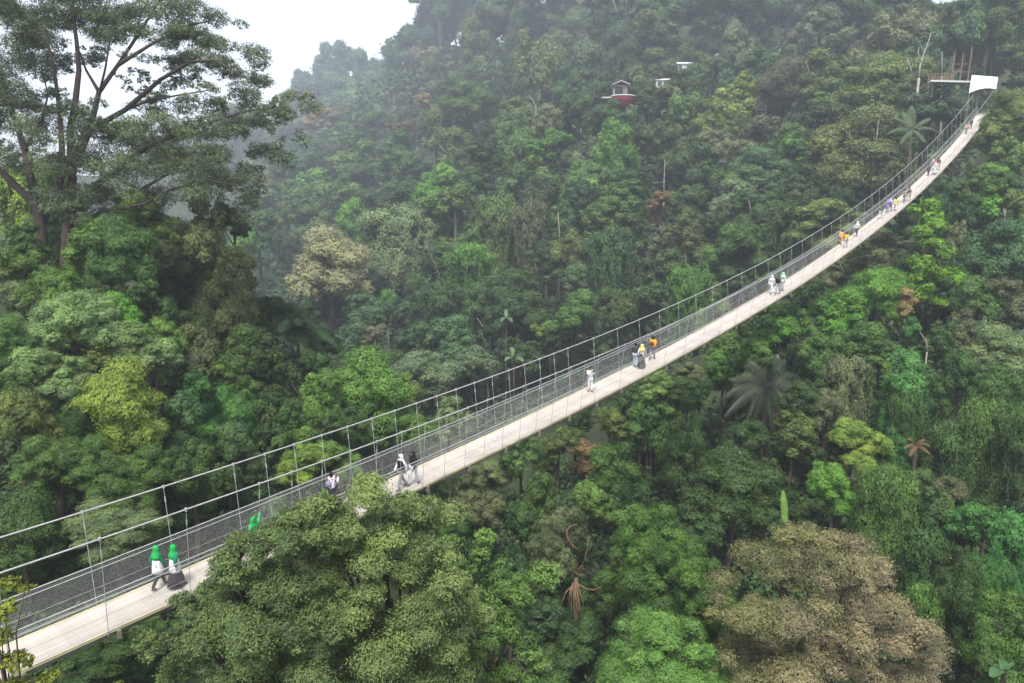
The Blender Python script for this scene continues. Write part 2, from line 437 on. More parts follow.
def zone_of(px, py):
    if px < 238 and py > 195: return 'L'
    if px < 420 and py > 300 + max(0, (px - 340)) * 1.2: return 'L'
    dk = np.interp(px, [0, 165, 400, 590, 700, 780, 840, 900, 965, 985], [650, 585, 478, 385, 330, 285, 248, 205, 135, 100])
    if py > dk + 10 and px > 440: return 'R'
    if px > 990 and py > 90: return 'R'
    if px < 440 and py > 400: return 'L'
    return 'F'


SKYLINE = ([0, 240, 285, 300, 340, 380, 395, 440, 470, 1024], [175, 150, 110, 70, 50, 65, 40, 0, -40, -40])
nlisted = len(T)
for gy in range(20, 690, 24):
    for gx in range(250 if gy < 170 else 4, 1024, 26):
        px = gx + rng.uniform(-7, 7); py = gy + rng.uniform(-6, 6)
        if py < np.interp(px, *SKYLINE) + 30: continue
        if px > 170 and px < 560 and py > 560: continue
        if 720 < px < 945 and py > 540: continue
        if px < 60 and py > 560: continue
        if covered(px, py): continue
        z = zone_of(px, py)
        dk = np.interp(px, [0, 165, 400, 590, 700, 780, 840, 900, 965, 985], [650, 585, 478, 385, 330, 285, 248, 205, 135, 100])
        if z == 'L' and abs(py - dk) < 22: continue
        c = rng.choice(list("ddddggcko"))
        r = rng.uniform(15, 21)
        if z == 'R': py = max(py, dk + 30 * np.interp(px, [500, 950], [1, .6]))
        T.append([px, py + 4, r, r * rng.uniform(.8, 1.15), z, 'dome' if rng.random() < .8 else 'vine', c])

for q in ([172, 282, 27, 26, 'L', 'dome', 'd'], [192, 290, 24, 24, 'L', 'dome', 'c'], [205, 262, 20, 24, 'L', 'dome', 'd'], [28, 168, 26, 24, 'L', 'dome', 'g']):
    T.append(q)

# ----------------------------------------------------------------------------
# world placement of each crown and the ground under it
# ----------------------------------------------------------------------------
P = []
for i, (px, py, rx, ry, z, kind, c) in enumerate(T):
    d = depth(z, px, py)
    if i >= nlisted:
        d *= 1.09; py += 5
        if c == 'o' or c == 'k': c = 'd'  # darker leaf colour for trees in the shaded gaps
    if z == 'F' or (z == 'R' and d > 80): d *= 1 + 0.02 * math.sin(i * 7.3)
    rw = rx / F * d
    rh = ry / F * d
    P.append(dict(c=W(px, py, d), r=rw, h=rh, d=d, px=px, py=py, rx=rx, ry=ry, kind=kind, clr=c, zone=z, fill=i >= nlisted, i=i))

ctrl = [(p['c'][0], p['c'][1], p['c'][2] - p['h'] * (1.0 if p['kind'] == 'dome' else .85) - (1.0 + .30 * p['r']) - min(9.0, max(2.0, .055 * p['d'])) * (.35 if p['zone'] == 'L' else 1.0)) for p in P]
ctrl += [(0, 0, -30), (-20, 5, -27), (25, 5, -34), (0, -60, -30), (-80, -60, -20), (80, -60, -30), (60, 0, -28),
         (-200, 100, -5), (-500, 300, 5), (-500, 600, 10), (500, 500, 90), (100, 700, 70), (300, 100, 20), (300, -100, 0),
         (-31, 5, -24), (-38, 0, -21), (5, 18, -27), (18, 22, -31), (-10, 14, -26)]
for px, py in ((230, 330), (265, 335), (300, 345), (340, 365), (380, 380), (420, 400), (450, 405)):
    for d_, dn in ((72, 45), (82, 60), (94, 50)):
        ctrl.append(tuple(W(px, py + dn, d_)))
for px, py, d_ in ((560, -30, 420), (620, -8, 380), (680, 4, 350), (740, 8, 345), (790, 6, 340), (840, 0, 300), (880, 2, 270), (930, 0, 250), (990, 0, 240)):
    ctrl.append(tuple(W(px, py + 6, d_))); ctrl.append(tuple(W(px + 25, py, d_ * 1.1)))
for px, py, d_ in ((975, 225, 98), (962, 225, 100), (985, 220, 103), (950, 235, 96), (970, 215, 107)):
    ctrl.append(tuple(W(px, py, d_)))
ctrl = np.array(ctrl)


def ground(x, y):
    x = np.atleast_1d(np.asarray(x, float)); y = np.atleast_1d(np.asarray(y, float))
    out = np.empty(len(x))
    for a in range(0, len(x), 4000):
        X = x[a:a + 4000]; Y = y[a:a + 4000]
        d2 = (X[:, None] - ctrl[None, :, 0]) ** 2 + (Y[:, None] - ctrl[None, :, 1]) ** 2
        sg = 3.0 + .055 * np.hypot(X, Y)
        w = np.exp(-d2 / (2 * sg[:, None] ** 2)) + 1e-5 / (1 + d2 / (sg[:, None] ** 2)) ** 1.5
        out[a:a + 4000] = (w * ctrl[None, :, 2]).sum(1) / w.sum(1)
    return out


# places of the list where nearer trees leave nothing to see: no tree is built there
DROP = {(0,470),(40,672),(55,267),(61,413),(62,529),(86,511),(86,582),(88,582),(100,320),(105,458),(109,219),(112,581),(150,560),(153,675),(157,677),(181,222),(184,555),(186,198),(200,655),(206,195),(208,512),(210,443),(210,530),(240,535),(250,182),(255,142),(261,481),(261,528),(270,165),(283,150),(286,562),(287,515),(294,434),(294,559),(298,104),(300,92),(302,88),(310,556),(313,556),(318,78),(329,86),(336,70),(342,562),(347,556),(350,470),(354,76),(365,538),(365,562),(366,122),(371,467),(373,80),(374,529),(375,464),(380,92),(380,96),(380,98),(385,84),(388,466),(389,84),(390,86),(391,535),(392,100),(394,532),(396,455),(396,562),(400,556),(408,72),(410,96),(412,32),(413,561),(414,528),(419,506),(424,408),(425,408),(430,18),(442,375),(443,458),(443,555),(449,555),(450,8),(450,456),(469,335),(471,436),(472,417),(472,457),(476,551),(479,478),(494,415),(494,441),(499,436),(500,205),(500,468),(502,412),(522,414),(526,417),(548,412),(552,417),(560,80),(571,390),(572,679),(574,673),(579,480),(596,628),(597,367),(602,682),(607,265),(632,364),(648,607),(655,466),(657,345),(674,74),(675,220),(677,344),(679,375),(681,394),(686,411),(694,55),(700,58),(700,342),(702,380),(707,222),(730,528),(736,320),(740,130),(758,466),(759,413),(765,119),(779,539),(783,536),(785,293),(809,271),(812,534),(815,386),(830,246),(833,432),(833,465),(836,340),(857,243),(862,486),(885,193),(889,218),(908,192),(912,509),(916,467),(926,142),(926,147),(933,172),(938,245),(949,146),(954,168),(954,173),(955,-14),(960,680),(961,226),(962,507),(964,674),(969,193),(969,198),(972,160),(978,186),(985,140),(985,145),(985,173),(985,430),(991,487),(994,322),(999,95),(1018,509),(1022,343),(1050,-20),(1060,60)}
P = [p for p in P if (round(p['px']), round(p['py'])) not in DROP]


def grid(n, lo, hi, k):
    t = np.linspace(-1, 1, n)
    s = np.sinh(k * t) / math.sinh(k)
    return np.where(s < 0, -s * lo, s * hi)


gx = grid(190, -1500, 1500, 4.2); gy = grid(210, -1500, 1500, 4.2)
GX, GY = np.meshgrid(gx, gy)
gz = ground(GX.ravel(), GY.ravel())
far = np.clip((np.hypot(GX.ravel(), GY.ravel()) - 700) / 700, 0, 1)
gz = gz * (1 - far * .6)
gz += .5 * np.sin(GX.ravel() * .31) * np.cos(GY.ravel() * .27)
nx, ny = len(gx), len(gy)
vv = np.stack([GX.ravel(), GY.ravel(), gz], 1)
idx = np.arange(nx * ny).reshape(ny, nx)
ff = np.stack([idx[:-1, :-1], idx[:-1, 1:], idx[1:, 1:], idx[1:, :-1]], -1).reshape(-1, 4)


def quadmesh(name, v, f, mat):
    me = bpy.data.meshes.new(name)
    me.vertices.add(len(v)); me.vertices.foreach_set("co", np.ascontiguousarray(v, np.float32).ravel())
    me.loops.add(f.size); me.loops.foreach_set("vertex_index", np.ascontiguousarray(f, np.int32).ravel())
    me.polygons.add(len(f))
    me.polygons.foreach_set("loop_start", np.arange(0, f.size, f.shape[1], dtype=np.int32))
    try:
        me.polygons.foreach_set("loop_total", np.full(len(f), f.shape[1], np.int32))
    except Exception:
        pass
    me.materials.append(mat)
    me.update(calc_edges=True)
    return me


me = quadmesh("ground", vv, ff, M_GROUND)
me.polygons.foreach_set("use_smooth", np.ones(len(me.polygons), bool))
tag(link("ground", me), "steep forested valley sides with dark leafy soil", kind="structure")


# ----------------------------------------------------------------------------
# foliage
# ----------------------------------------------------------------------------
def unit(v):
    return v / (np.linalg.norm(v, axis=-1, keepdims=True) + 1e-9)


def core_faces(lobes, k, g, m=6, jit=.10):
    """added leafy hull that blocks light inside each lobe: a lumpy closed shape a little inside its leaves"""
    t = np.linspace(-1, 1, m + 1); t = np.tan(t * math.pi / 4)
    A_, B_ = np.meshgrid(t, t)
    out_ = []
    for (c, r) in lobes:
        off = g.uniform(0, 6.28, 3)
        for ax_ in range(3):
            for sg in (-1, 1):
                q = np.empty(A_.shape + (3,)); q[..., ax_] = sg; q[..., (ax_ + 1) % 3] = A_ * sg; q[..., (ax_ + 2) % 3] = B_
                q = unit(q)
                q = q * (1 + .10 * np.sin(q[..., :1] * 7 + off[0]) + .08 * np.sin(q[..., 1:2] * 8 + off[1]) + .08 * np.cos(q[..., 2:] * 7 + off[2]))
                q = q * np.array(r) * k + np.array(c)
                f_ = np.stack([q[:-1, :-1], q[:-1, 1:], q[1:, 1:], q[1:, :-1]], 2)
                f_ = f_.reshape(-1, 4, 3)
                f_ = f_.mean(1, keepdims=True) + (f_ - f_.mean(1, keepdims=True)) * g.uniform(.75, 1.25, (len(f_), 1, 1))
                f_ = f_ + g.normal(size=f_.shape) * jit * np.mean(r)
                out_.append(f_.reshape(-1, 3))
    return np.concatenate(out_)


def leaves(pos, nrm, length, width, tint, name, mat, g, axis=None, tint2=None, core=None):
    """one small leaf-shaped face (rhombus) per position"""
    n = len(pos)
    a = g.normal(size=(n, 3)) if axis is None else axis + g.normal(size=(n, 3)) * .25
    t = unit(a - nrm * (a * nrm).sum(1, keepdims=True))
    s = np.cross(nrm, t)
    Ls = (length * g.uniform(.55, 1.5, (n, 1)))
    Ws = (width * g.uniform(.7, 1.3, (n, 1)))
    v = np.empty((n, 4, 3))
    v[:, 0] = pos - t * Ls * .5
    v[:, 1] = pos + s * Ws * .5 - t * Ls * .05
    v[:, 2] = pos + t * Ls * .5 - nrm * Ls * .12
    v[:, 3] = pos - s * Ws * .5 - t * Ls * .05
    v = v.reshape(-1, 3)
    if core is not None:
        v = np.concatenate([v, core]); k = len(core) // 4
        tint = np.concatenate([tint, .35 + np.repeat(g.normal(size=(k + 3) // 4), 4)[:k] * .12])
        if tint2 is not None: tint2 = np.concatenate([tint2, np.full(k, .5)])
        n += k
    me = quadmesh(name, v, np.arange(4 * n).reshape(n, 4), mat)
    at = me.attributes.new("tint", 'FLOAT', 'FACE'); at.data.foreach_set("value", np.clip(tint, 0, 1).astype(np.float32))
    if tint2 is not None:
        at = me.attributes.new("tint2", 'FLOAT', 'FACE'); at.data.foreach_set("value", np.clip(tint2, 0, 1).astype(np.float32))
    return me


def lobe_leaves(lobes, n, ll, g, clus=9, spread=.17, up=.32, rnd=.45, low=-.7):
    """sprigs of leaves over the outside of many lobes. lobes: (c, radii3)"""
    C_ = np.array([l[0] for l in lobes], float); Rr = np.array([l[1] for l in lobes], float)
    area = (Rr[:, 0] * Rr[:, 1] + Rr[:, 0] * Rr[:, 2] + Rr[:, 1] * Rr[:, 2])
    nc = n // clus
    k = g.choice(len(lobes), nc, p=area / area.sum())
    d = unit(g.normal(size=(nc * 3, 3)))
    keep = (d[:, 2] > low) | (g.random(len(d)) < .25)
    d = d[keep][:nc]
    if len(d) < nc: k = k[:len(d)]; nc = len(d)
    rad = 1 - np.abs(g.normal(size=(nc, 1))) * .10
    inner = g.random((nc, 1)) < .10
    rad = np.where(inner, g.uniform(.3, .9, (nc, 1)), rad)
    # ragged: some sprigs reach out
    rad = np.where(g.random((nc, 1)) < .20, g.uniform(1.0, 1.36, (nc, 1)), rad)
    cc = C_[k] + d * Rr[k] * rad
    lt = g.normal(size=len(lobes)) * .15
    ct = g.normal(size=nc) * .10
    pos = np.repeat(cc, clus, 0)
    dd = np.repeat(d, clus, 0)
    sprd = spread * np.repeat(Rr[k].mean(1), clus)[:, None]
    pos = pos + g.normal(size=pos.shape) * sprd * np.array([1, 1, .65])
    nr = unit(dd * .9 + np.array([0, 0, up]) + g.normal(size=pos.shape) * rnd)
    tint = .40 + np.repeat(lt[k] + ct, clus) + g.normal(size=len(pos)) * .09
    return pos, nr, tint


def dome_lobes(g, nl, flat=1.0, lr=(.26, .44), shape=0):
    """lobes of a crown of radius 1. shape 0 one dome, 1 several sub-crowns at different heights, 2 tall and tiered"""
    L_ = []
    if shape == 1:
        m_ = int(g.integers(2, 5)); subs = []
        for q in range(m_):
            th = q * 6.283 / m_ + g.uniform(-.6, .6); r0 = g.uniform(.26, .46)
            subs.append((np.array([math.cos(th) * r0, math.sin(th) * r0, g.uniform(-.35, .35)]), g.uniform(.50, .66)))
        subs[0] = (subs[0][0] * np.array([.6, .6, 0]) + np.array([0, 0, .42]), .58)
    elif shape == 2:
        subs = [(np.array([g.uniform(-.12, .12), g.uniform(-.12, .12), .45]), .58), (np.array([g.uniform(-.3, .3), g.uniform(-.3, .3), -.05]), .80),
                (np.array([g.uniform(-.3, .3), g.uniform(-.3, .3), -.5]), .66)]
    else:
        subs = [(np.array([0, 0, 0.0]), 1.0)]
    ws = np.array([q[1] ** 2 for q in subs]); ws = ws / ws.sum()
    for (c0, k0), w_ in zip(subs, ws):
        m_ = max(5, int(round(nl * 1.15 * w_)))
        for i in range(m_):
            th = i * 2.39996 + g.uniform(-.45, .45)
            u = (i + .5) / m_
            el = math.asin(1 - u * 1.62)
            rr = g.uniform(.46, .86) * k0
            r = g.uniform(*lr) * (k0 ** .6)
            c = np.array([math.cos(th) * math.cos(el) * rr, math.sin(th) * math.cos(el) * rr, math.sin(el) * rr * .95 * flat]) + c0
            L_.append((c, np.array([r * g.uniform(.85, 1.2), r * g.uniform(.85, 1.2), r * g.uniform(.6, .9)])))
        L_.append((c0 + np.array([0, 0, -.05]), np.array([.5, .5, .45]) * k0))
    return L_


PROTO = {}
def protos(kind, lod):
    key = (kind, lod)
    if key in PROTO: return PROTO[key]
    out = []
    # (leaves, leaf length relative to the crown radius, lobes, variants)
    spec = {'s': (17000, .060, 16, 8), 'm': (46000, .038, 26, 6), 'l': (130000, .024, 52, 3)}[lod]
    n, ll, nl, nv = spec
    for q in range(nv):
        g = np.random.default_rng(100 + q * 17 + len(PROTO) * 31)
        if kind == 'dome':
            lb = dome_lobes(g, nl + int(g.integers(-2, 4)), lr=(.20, .40) if lod == 's' else (.16, .36) if lod == 'm' else (.11, .29), shape=(0, 1, 2, 1, 0, 2, 1, 1)[q])
            pos, nr, ti = lobe_leaves(lb, n, ll, g, rnd=.30, spread=.13)
            me = leaves(pos, nr, ll, ll * .56, ti, "crown", M_LEAF, g, core=core_faces(lb, .76, g, jit=.05))
        elif kind == 'vine':
            lb = dome_lobes(g, nl // 2, lr=(.26, .42))
            lb = [(c * np.array([.9, .9, .35]) + np.array([0, 0, .55]), r * np.array([1, 1, .7])) for c, r in lb]
            for k in range(nl // 2):
                th = g.uniform(0, 6.28); rr = g.uniform(.3, .6)
                lb.append((np.array([math.cos(th) * rr, math.sin(th) * rr, g.uniform(-.75, .3)]), np.array([.30, .30, .42]) * g.uniform(.7, 1.2)))
            pos, nr, ti = lobe_leaves(lb, int(n * .75), ll, g, low=-1, rnd=.32)
            # hanging creepers
            ns = 44 if lod == 's' else 70
            m_ = int(n * .32) // ns
            th = g.uniform(0, 6.28, ns); r0 = g.uniform(.45, .98, ns); z0 = g.uniform(-.1, .75, ns); ln = g.uniform(.25, 1.15, ns)
            t = g.random((ns, m_))
            wv = g.uniform(.02, .10, (ns, 1)) * np.sin(t * g.uniform(3, 9, (ns, 1)) + g.uniform(0, 6, (ns, 1)))
            sw = g.uniform(.015, .075, (ns, 1))
            x = (np.cos(th) * r0)[:, None] + wv + g.normal(size=t.shape) * sw
            y = (np.sin(th) * r0)[:, None] - wv + g.normal(size=t.shape) * sw
            zz = z0[:, None] - t * ln[:, None]
            p2 = np.stack([x, y, zz], -1).reshape(-1, 3)
            n2 = unit(np.stack([x, y, np.full_like(x, .35)], -1).reshape(-1, 3) + g.normal(size=p2.shape) * .35)
            t2 = .38 + np.repeat(g.normal(size=ns) * .15, m_) + g.normal(size=len(p2)) * .1
            pos = np.concatenate([pos, p2]); nr = np.concatenate([nr, n2]); ti = np.concatenate([ti, t2])
            me = leaves(pos, nr, ll, ll * .5, ti, "crown", M_LEAF, g, core=core_faces(lb, .66, g))
        elif kind == 'cone':
            lb = []
            tiers = 9
            for k in range(tiers):
                u = k / (tiers - 1)
                rr = (1 - u) ** .75 * .62
                m_ = max(1, int(6 * (1 - u) + 1))
                for j in range(m_):
                    th = g.uniform(0, 6.28)
                    lb.append((np.array([math.cos(th) * rr * g.uniform(.5, 1.1), math.sin(th) * rr * g.uniform(.5, 1.1), -.9 + 1.8 * u + g.uniform(-.1, .1)]),
                               np.array([.34, .34, .22]) * (1.05 - .65 * u) * g.uniform(.7, 1.25)))
            pos, nr, ti = lobe_leaves(lb, n, ll, g, up=.2)
            me = leaves(pos, nr, ll * .9, ll * .36, ti, "crown", M_LEAF, g, core=core_faces(lb, .62, g, 4))
        out.append(me)
    PROTO[key] = out
    return out


def trunk_mesh(g, base_z, r, h, mat=M_BARK, lean=0.15, nl=5, thick=.07):
    """a tapered trunk from the ground up into the crown (crown centre = origin) with limbs"""
    mb = MB()
    tr = max(.10, thick * r)
    ln = np.array([g.uniform(-lean, lean) * r, g.uniform(-lean, lean) * r, 0])
    b = np.array([0, 0, base_z - .6]); m_ = b * .5 + ln; e = np.array([0, 0, -.15 * h])
    mb.tube([b, b * .85 + ln * .4, m_, e, np.array([0.05 * r, 0, .45 * h])], [tr * 1.5, tr * 1.1, tr, tr * .75, tr * .3], 7)
    for k in range(nl):
        th = k * 6.283 / nl + g.uniform(-.5, .5)
        s0 = m_ * .35 + e * .65 if k % 2 else e
        tip = np.array([math.cos(th) * r * .66, math.sin(th) * r * .66, h * g.uniform(-.1, .55)])
        mid = s0 * .45 + tip * .55 + np.array([0, 0, -.08 * h])
        mb.tube([s0, mid, tip], [tr * .5, tr * .32, tr * .12], 5)
    return mb.mesh("trunk", mat, True)


KIND_NAME = {'dome': "broadleaf_tree", 'vine': "vine_draped_tree", 'cone': "slender_tree"}
TREES = []   # (object, px, py, descriptive words)
for i, p in enumerate(P):
    g = np.random.default_rng(5000 + p['i'])
    lod = 's' if p['rx'] < 27 else 'm' if p['rx'] < 50 else 'l'
    if p['d'] < 40 and lod == 's': lod = 'm'
    if p['d'] < 42 and p['rx'] > 42: lod = 'l'
    pr = protos(p['kind'], lod)
    c = p['c']
    gzv = float(ground(c[0], c[1])[0])
    gzv = min(gzv, c[2] - p['h'] * .5)
    nm = KIND_NAME[p['kind']]
    if p['kind'] == 'dome': nm = "understorey_tree" if p['fill'] else "bushy_tree" if p['zone'] == 'L' else nm
    root = empty(nm, (c[0], c[1], gzv))
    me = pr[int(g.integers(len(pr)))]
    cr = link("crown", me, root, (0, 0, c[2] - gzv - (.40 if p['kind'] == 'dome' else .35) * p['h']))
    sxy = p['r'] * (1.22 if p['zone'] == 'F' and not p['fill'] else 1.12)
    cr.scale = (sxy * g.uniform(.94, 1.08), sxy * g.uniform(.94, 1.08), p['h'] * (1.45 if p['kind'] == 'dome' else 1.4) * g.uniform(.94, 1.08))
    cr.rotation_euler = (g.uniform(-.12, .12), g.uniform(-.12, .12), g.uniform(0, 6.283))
    k = np.array(CLR[p['clr']][0]) * (1.5 if p['zone'] == 'L' else 1.45) * (.75 if p['fill'] else 1.0) * g.uniform(.74, 1.26) * g.uniform(.94, 1.06, 3)  # filling trees darkened: shade of the gaps between crowns put into leaf colour
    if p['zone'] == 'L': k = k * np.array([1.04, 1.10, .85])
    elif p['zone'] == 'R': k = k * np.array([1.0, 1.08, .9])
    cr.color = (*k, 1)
    pale = (p['i'] % 7 == 3) and p['d'] > 70
    tm = trunk_mesh(g, gzv - c[2], p['r'], p['h'], M_PALEBARK if pale else M_BARK)
    link("trunk", tm, root, (0, 0, c[2] - gzv))
    TREES.append([root, p['px'], p['py'], p])

exec_after = []

# ----------------------------------------------------------------------------
# undergrowth on the ground between the trees (nobody could count it)
# ----------------------------------------------------------------------------
g = np.random.default_rng(77)
pts = []
Pc = np.array([p['c'] for p in P]); Pr = np.array([p['r'] for p in P])
for _ in range(16):
    k = g.integers(len(P), size=3500)
    a = g.uniform(0, 6.283, 3500); r = Pr[k] * np.sqrt(g.uniform(0, 4.5, 3500))
    pts.append(np.stack([Pc[k, 0] + np.cos(a) * r, Pc[k, 1] + np.sin(a) * r, Pr[k]], 1))
pts = np.concatenate(pts)
pts = pts[np.hypot(pts[:, 0], pts[:, 1]) > 16]
z = ground(pts[:, 0], pts[:, 1])
size = .0042 * np.hypot(pts[:, 0], pts[:, 1])
clus = 5
pos = np.repeat(np.stack([pts[:, 0], pts[:, 1], z], 1), clus, 0); sz = np.repeat(size, clus)[:, None]
pos = pos + g.normal(size=pos.shape) * sz * 2.0 * np.array([1, 1, .6]); pos[:, 2] += np.abs(g.normal(size=len(pos))) * sz[:, 0] * 3
nr = unit(np.array([0, -.3, .9]) + g.normal(size=pos.shape) * .5)
me = leaves(pos, nr, sz * 2.4, sz * 1.3, .35 + g.normal(size=len(pos)) * .2, "undergrowth", M_LEAF, g)
o = link("undergrowth", me); o.color = (.045, .085, .032, 1)
tag(o, "dark low leafy undergrowth covering the valley sides between the trees", kind="stuff")


# ----------------------------------------------------------------------------
# trees built on their own skeletons
# ----------------------------------------------------------------------------
def pad_tree(name, label, base, limbs, pads, nper, ll, colour, bark, g, mat=M_LEAF, tint2=None, cat="tree", up=.4, flat=1.0, wr=.5, rnd=.42, low=-.5, lobes_per=4, group=None, core=.62, lr=(.38, .68), off=.42):
    """limbs: polylines of (point, radius); pads: (centre, radii3) leaf masses at the limb ends"""
    root = empty(name, tuple(base))
    mb = MB()
    for pl, rd in limbs:
        mb.tube([np.array(p) - base for p in pl], rd, 8 if rd[0] > .12 else 5)
    mb.build("trunk", bark, root, smooth=True)
    lb = []
    for c, r in pads:
        c = np.array(c) - base; r = np.array(r)
        for q in range(lobes_per):
            o_ = g.normal(size=3) * r * off
            lb.append((c + o_, r * g.uniform(*lr)))
    pos, nr, ti = lobe_leaves(lb, nper * len(pads), ll, g, up=up, rnd=rnd, low=low, spread=.16)
    t2 = tint2(pos + base, g) if tint2 else None
    me = leaves(pos, nr, ll, ll * wr, ti, "crown", mat, g, tint2=t2, core=core_faces(lb, core, g) if core else None)
    cr = link("crown", me, root); cr.color = (*colour, 1)
    tag(root, label, cat, group)
    return root


# --- the big spreading tree on the left ------------------------------------
g = np.random.default_rng(3)
D0 = 55.0
def limb(pts, r0, r1, dofs):
    n = len(pts)
    return ([W(x, y, D0 + dofs * (i / (n - 1)) ** 1.2) for i, (x, y) in enumerate(pts)],
            [r0 + (r1 - r0) * (i / (n - 1)) ** .8 for i in range(n)])
limbs = [
 limb([(45,276),(44,262),(42,235),(36,205),(15,185),(-5,165),(-40,120),(-70,80)], .52, .15, -3),
 limb([(36,205),(25,150),(12,110),(0,70),(-20,20)], .34, .08, 3),
 limb([(40,225),(58,190),(62,150),(60,115),(55,75),(45,30)], .36, .08, -2),
 limb([(66,278),(66,262),(67,235),(72,205),(72,170),(70,130),(75,105),(79,70),(77,45),(72,5),(80,-30)], .50, .09, 1),
 limb([(72,170),(90,130),(99,92),(118,65),(140,32),(160,0)], .30, .07, 4),
 limb([(99,92),(86,70),(80,52)], .15, .05, 4),
 limb([(90,130),(125,110),(160,80),(190,62),(215,60),(240,75)], .24, .06, -4),
 limb([(72,205),(110,175),(150,145),(205,124),(250,110),(289,107)], .28, .05, -1),
 limb([(67,235),(100,212),(144,204),(170,190),(205,180),(235,185)], .17, .04, -5),
 limb([(118,65),(150,45),(190,25),(215,20)], .16, .05, 5),
 limb([(110,175),(140,190),(175,170),(215,160)], .18, .05, 3),
 limb([(125,110),(150,100),(180,95),(210,90)], .12, .04, 2),
 limb([(58,190),(75,150),(95,110),(105,70),(110,40)], .16, .05, -5),
 limb([(25,150),(42,120),(48,95),(40,60)], .13, .04, 6),
]
pads = []
for x, y, a, b_ in [(20,10,35,20),(60,0,40,20),(100,10,40,18),(140,-5,40,20),(175,8,28,16),(203,27,22,13),(30,42,32,18),(2,68,28,22),(72,28,34,14),
      (112,36,24,11),(150,28,30,12),(188,44,28,12),(224,62,26,13),(166,60,20,8),(240,84,27,13),(262,95,23,13),(283,110,18,12),(284,138,12,12),
      (250,118,24,12),(214,98,20,9),(200,128,30,14),(166,112,24,9),(128,128,28,14),(108,152,34,18),(150,150,38,17),(190,160,34,16),(224,166,26,15),
      (240,194,16,16),(170,186,30,15),(130,182,34,17),(90,188,28,18),(62,152,20,16),(18,122,26,20),(40,92,16,9),(4,152,18,15),(100,204,24,12),
      (-30,60,40,36),(-40,120,35,28),(-20,0,40,28),(58,212,18,9),(206,202,18,12),(30,-30,50,22),(110,-32,50,20),(168,-24,30,16),(128,82,10,6),
      (60,62,12,7),(262,150,14,9),(30,22,22,12),(96,48,16,9),(55,104,18,10),(20,100,18,12),(88,122,16,9),(178,88,14,6),(112,122,18,10),(150,92,12,5),(86,60,10,6),(180,75,14,6),(232,132,14,7)]:
    dd = D0 + g.uniform(-5, 5)
    pads.append((W(x, y, dd), (1.22 * a / F * dd, 1.1 * a / F * dd, 1.4 * b_ / F * dd)))
base = W(55, 276, D0)
base[2] = min(base[2], float(ground(base[0], base[1])[0]) + 1.0)
pad_tree("spreading_tree", "huge dark tree with twin trunks and open spreading crown against the sky", base, limbs, pads, 7200, .17,
         (.112, .155, .090), M_REDBARK, g, wr=.36, up=.5, rnd=.55, core=None, lobes_per=9, lr=(.24, .46), off=.62)

# --- the tree that stands in front of the bridge ----------------------------
g = np.random.default_rng(8)
def mass(list_, D, dj=1.0, zf=.9):
    o_ = []
    for x, y, a, b_ in list_:
        dd = D + g.uniform(-dj, dj)
        o_.append((W(x, y, dd), (a / F * dd, a / F * dd * .9, b_ / F * dd * zf)))
    return o_
def stem(px, py, D, drop, r, pads):
    top = W(px, py, D)
    b_ = np.array([top[0] + .3, top[1] + .2, float(ground(top[0], top[1])[0])])
    li = [([b_ + (0, 0, -.5), b_ * .6 + top * .4 + (.3, 0, 0), top], [r * 1.3, r, r * .6])]
    for c, rr in pads:
        c = np.array(c)
        li.append(([top * .75 + b_ * .25, top * .45 + c * .55 - (0, 0, .25), c], [r * .45, r * .28, r * .09]))
    return b_, li
pads = mass([(375,510,40,22),(410,520,38,26),(345,514,36,24),(372,500,26,16),(320,522,24,18),(430,550,36,30),(385,550,45,32),(340,560,40,30),(455,575,30,28),(415,590,44,34),
             (365,600,46,34),(330,600,34,28),(440,625,38,34),(390,640,46,34),(345,645,40,30),(425,670,44,30),(375,685,46,30),(470,615,24,26),
             (318,560,24,20),(308,528,20,16),(450,660,30,26),(330,683,36,24)], 23.5, 1.6)
b_, li = stem(390, 600, 24.2, 0, .17, pads)
pad_tree("broadleaf_tree", "big pale green leafy tree in front of the bridge, hiding part of the walkway", b_, li, pads, 8200, .090, (.140, .205, .080), M_BARK, g, wr=.42, core=.5, lobes_per=7, lr=(.24, .56), off=.52)
pads = mass([(288,528,28,15),(252,549,28,20),(225,575,22,18),(300,545,30,24),(235,570,28,22),(275,575,38,28),(212,595,26,22),(250,605,40,30),(300,600,34,30),
             (190,620,26,24),(225,640,38,30),(275,640,42,32),(310,640,26,28),(185,660,30,26),(240,678,42,28),(295,680,36,26),(160,645,20,18),(325,500,12,8)], 21.2, 1.2)
b_, li = stem(250, 620, 21.6, 0, .14, pads)
pad_tree("broadleaf_tree", "darker olive green tree below the walkway, left of the big pale green tree", b_, li, pads, 7600, .088, (.104, .160, .064), M_BARK, g, wr=.42, core=.5, lobes_per=7, lr=(.24, .56), off=.52)
pads = mass([(470,550,24,18),(490,580,28,24),(475,610,30,26),(505,615,20,22),(488,640,30,24),(520,655,24,16),(460,650,26,22),(500,675,34,18),(535,680,24,12)], 27.5, 1.2)
b_, li = stem(488, 620, 28, 0, .14, pads)
pad_tree("broadleaf_tree", "fresh green tree at the right shoulder of the big pale green tree", b_, li, pads, 4600, .115, (.110, .200, .056), M_BARK, g, wr=.45, core=.5, lobes_per=7, lr=(.24, .56), off=.52)
pads = mass([(8,582,15,5),(26,588,7,3),(-6,612,16,10),(2,636,11,9),(12,664,18,7),(40,679,13,5),(-8,655,16,12),(118,685,6,3),(8,690,26,8)], 13.5, .5)
b_, li = stem(0, 660, 13.5, 0, .05, pads)
pad_tree("young_tree", "yellow green twig tips poking up at the near end of the walkway", b_, li, pads, 620, .085, (.15, .19, .036), M_BARK, g, wr=.42, core=None)

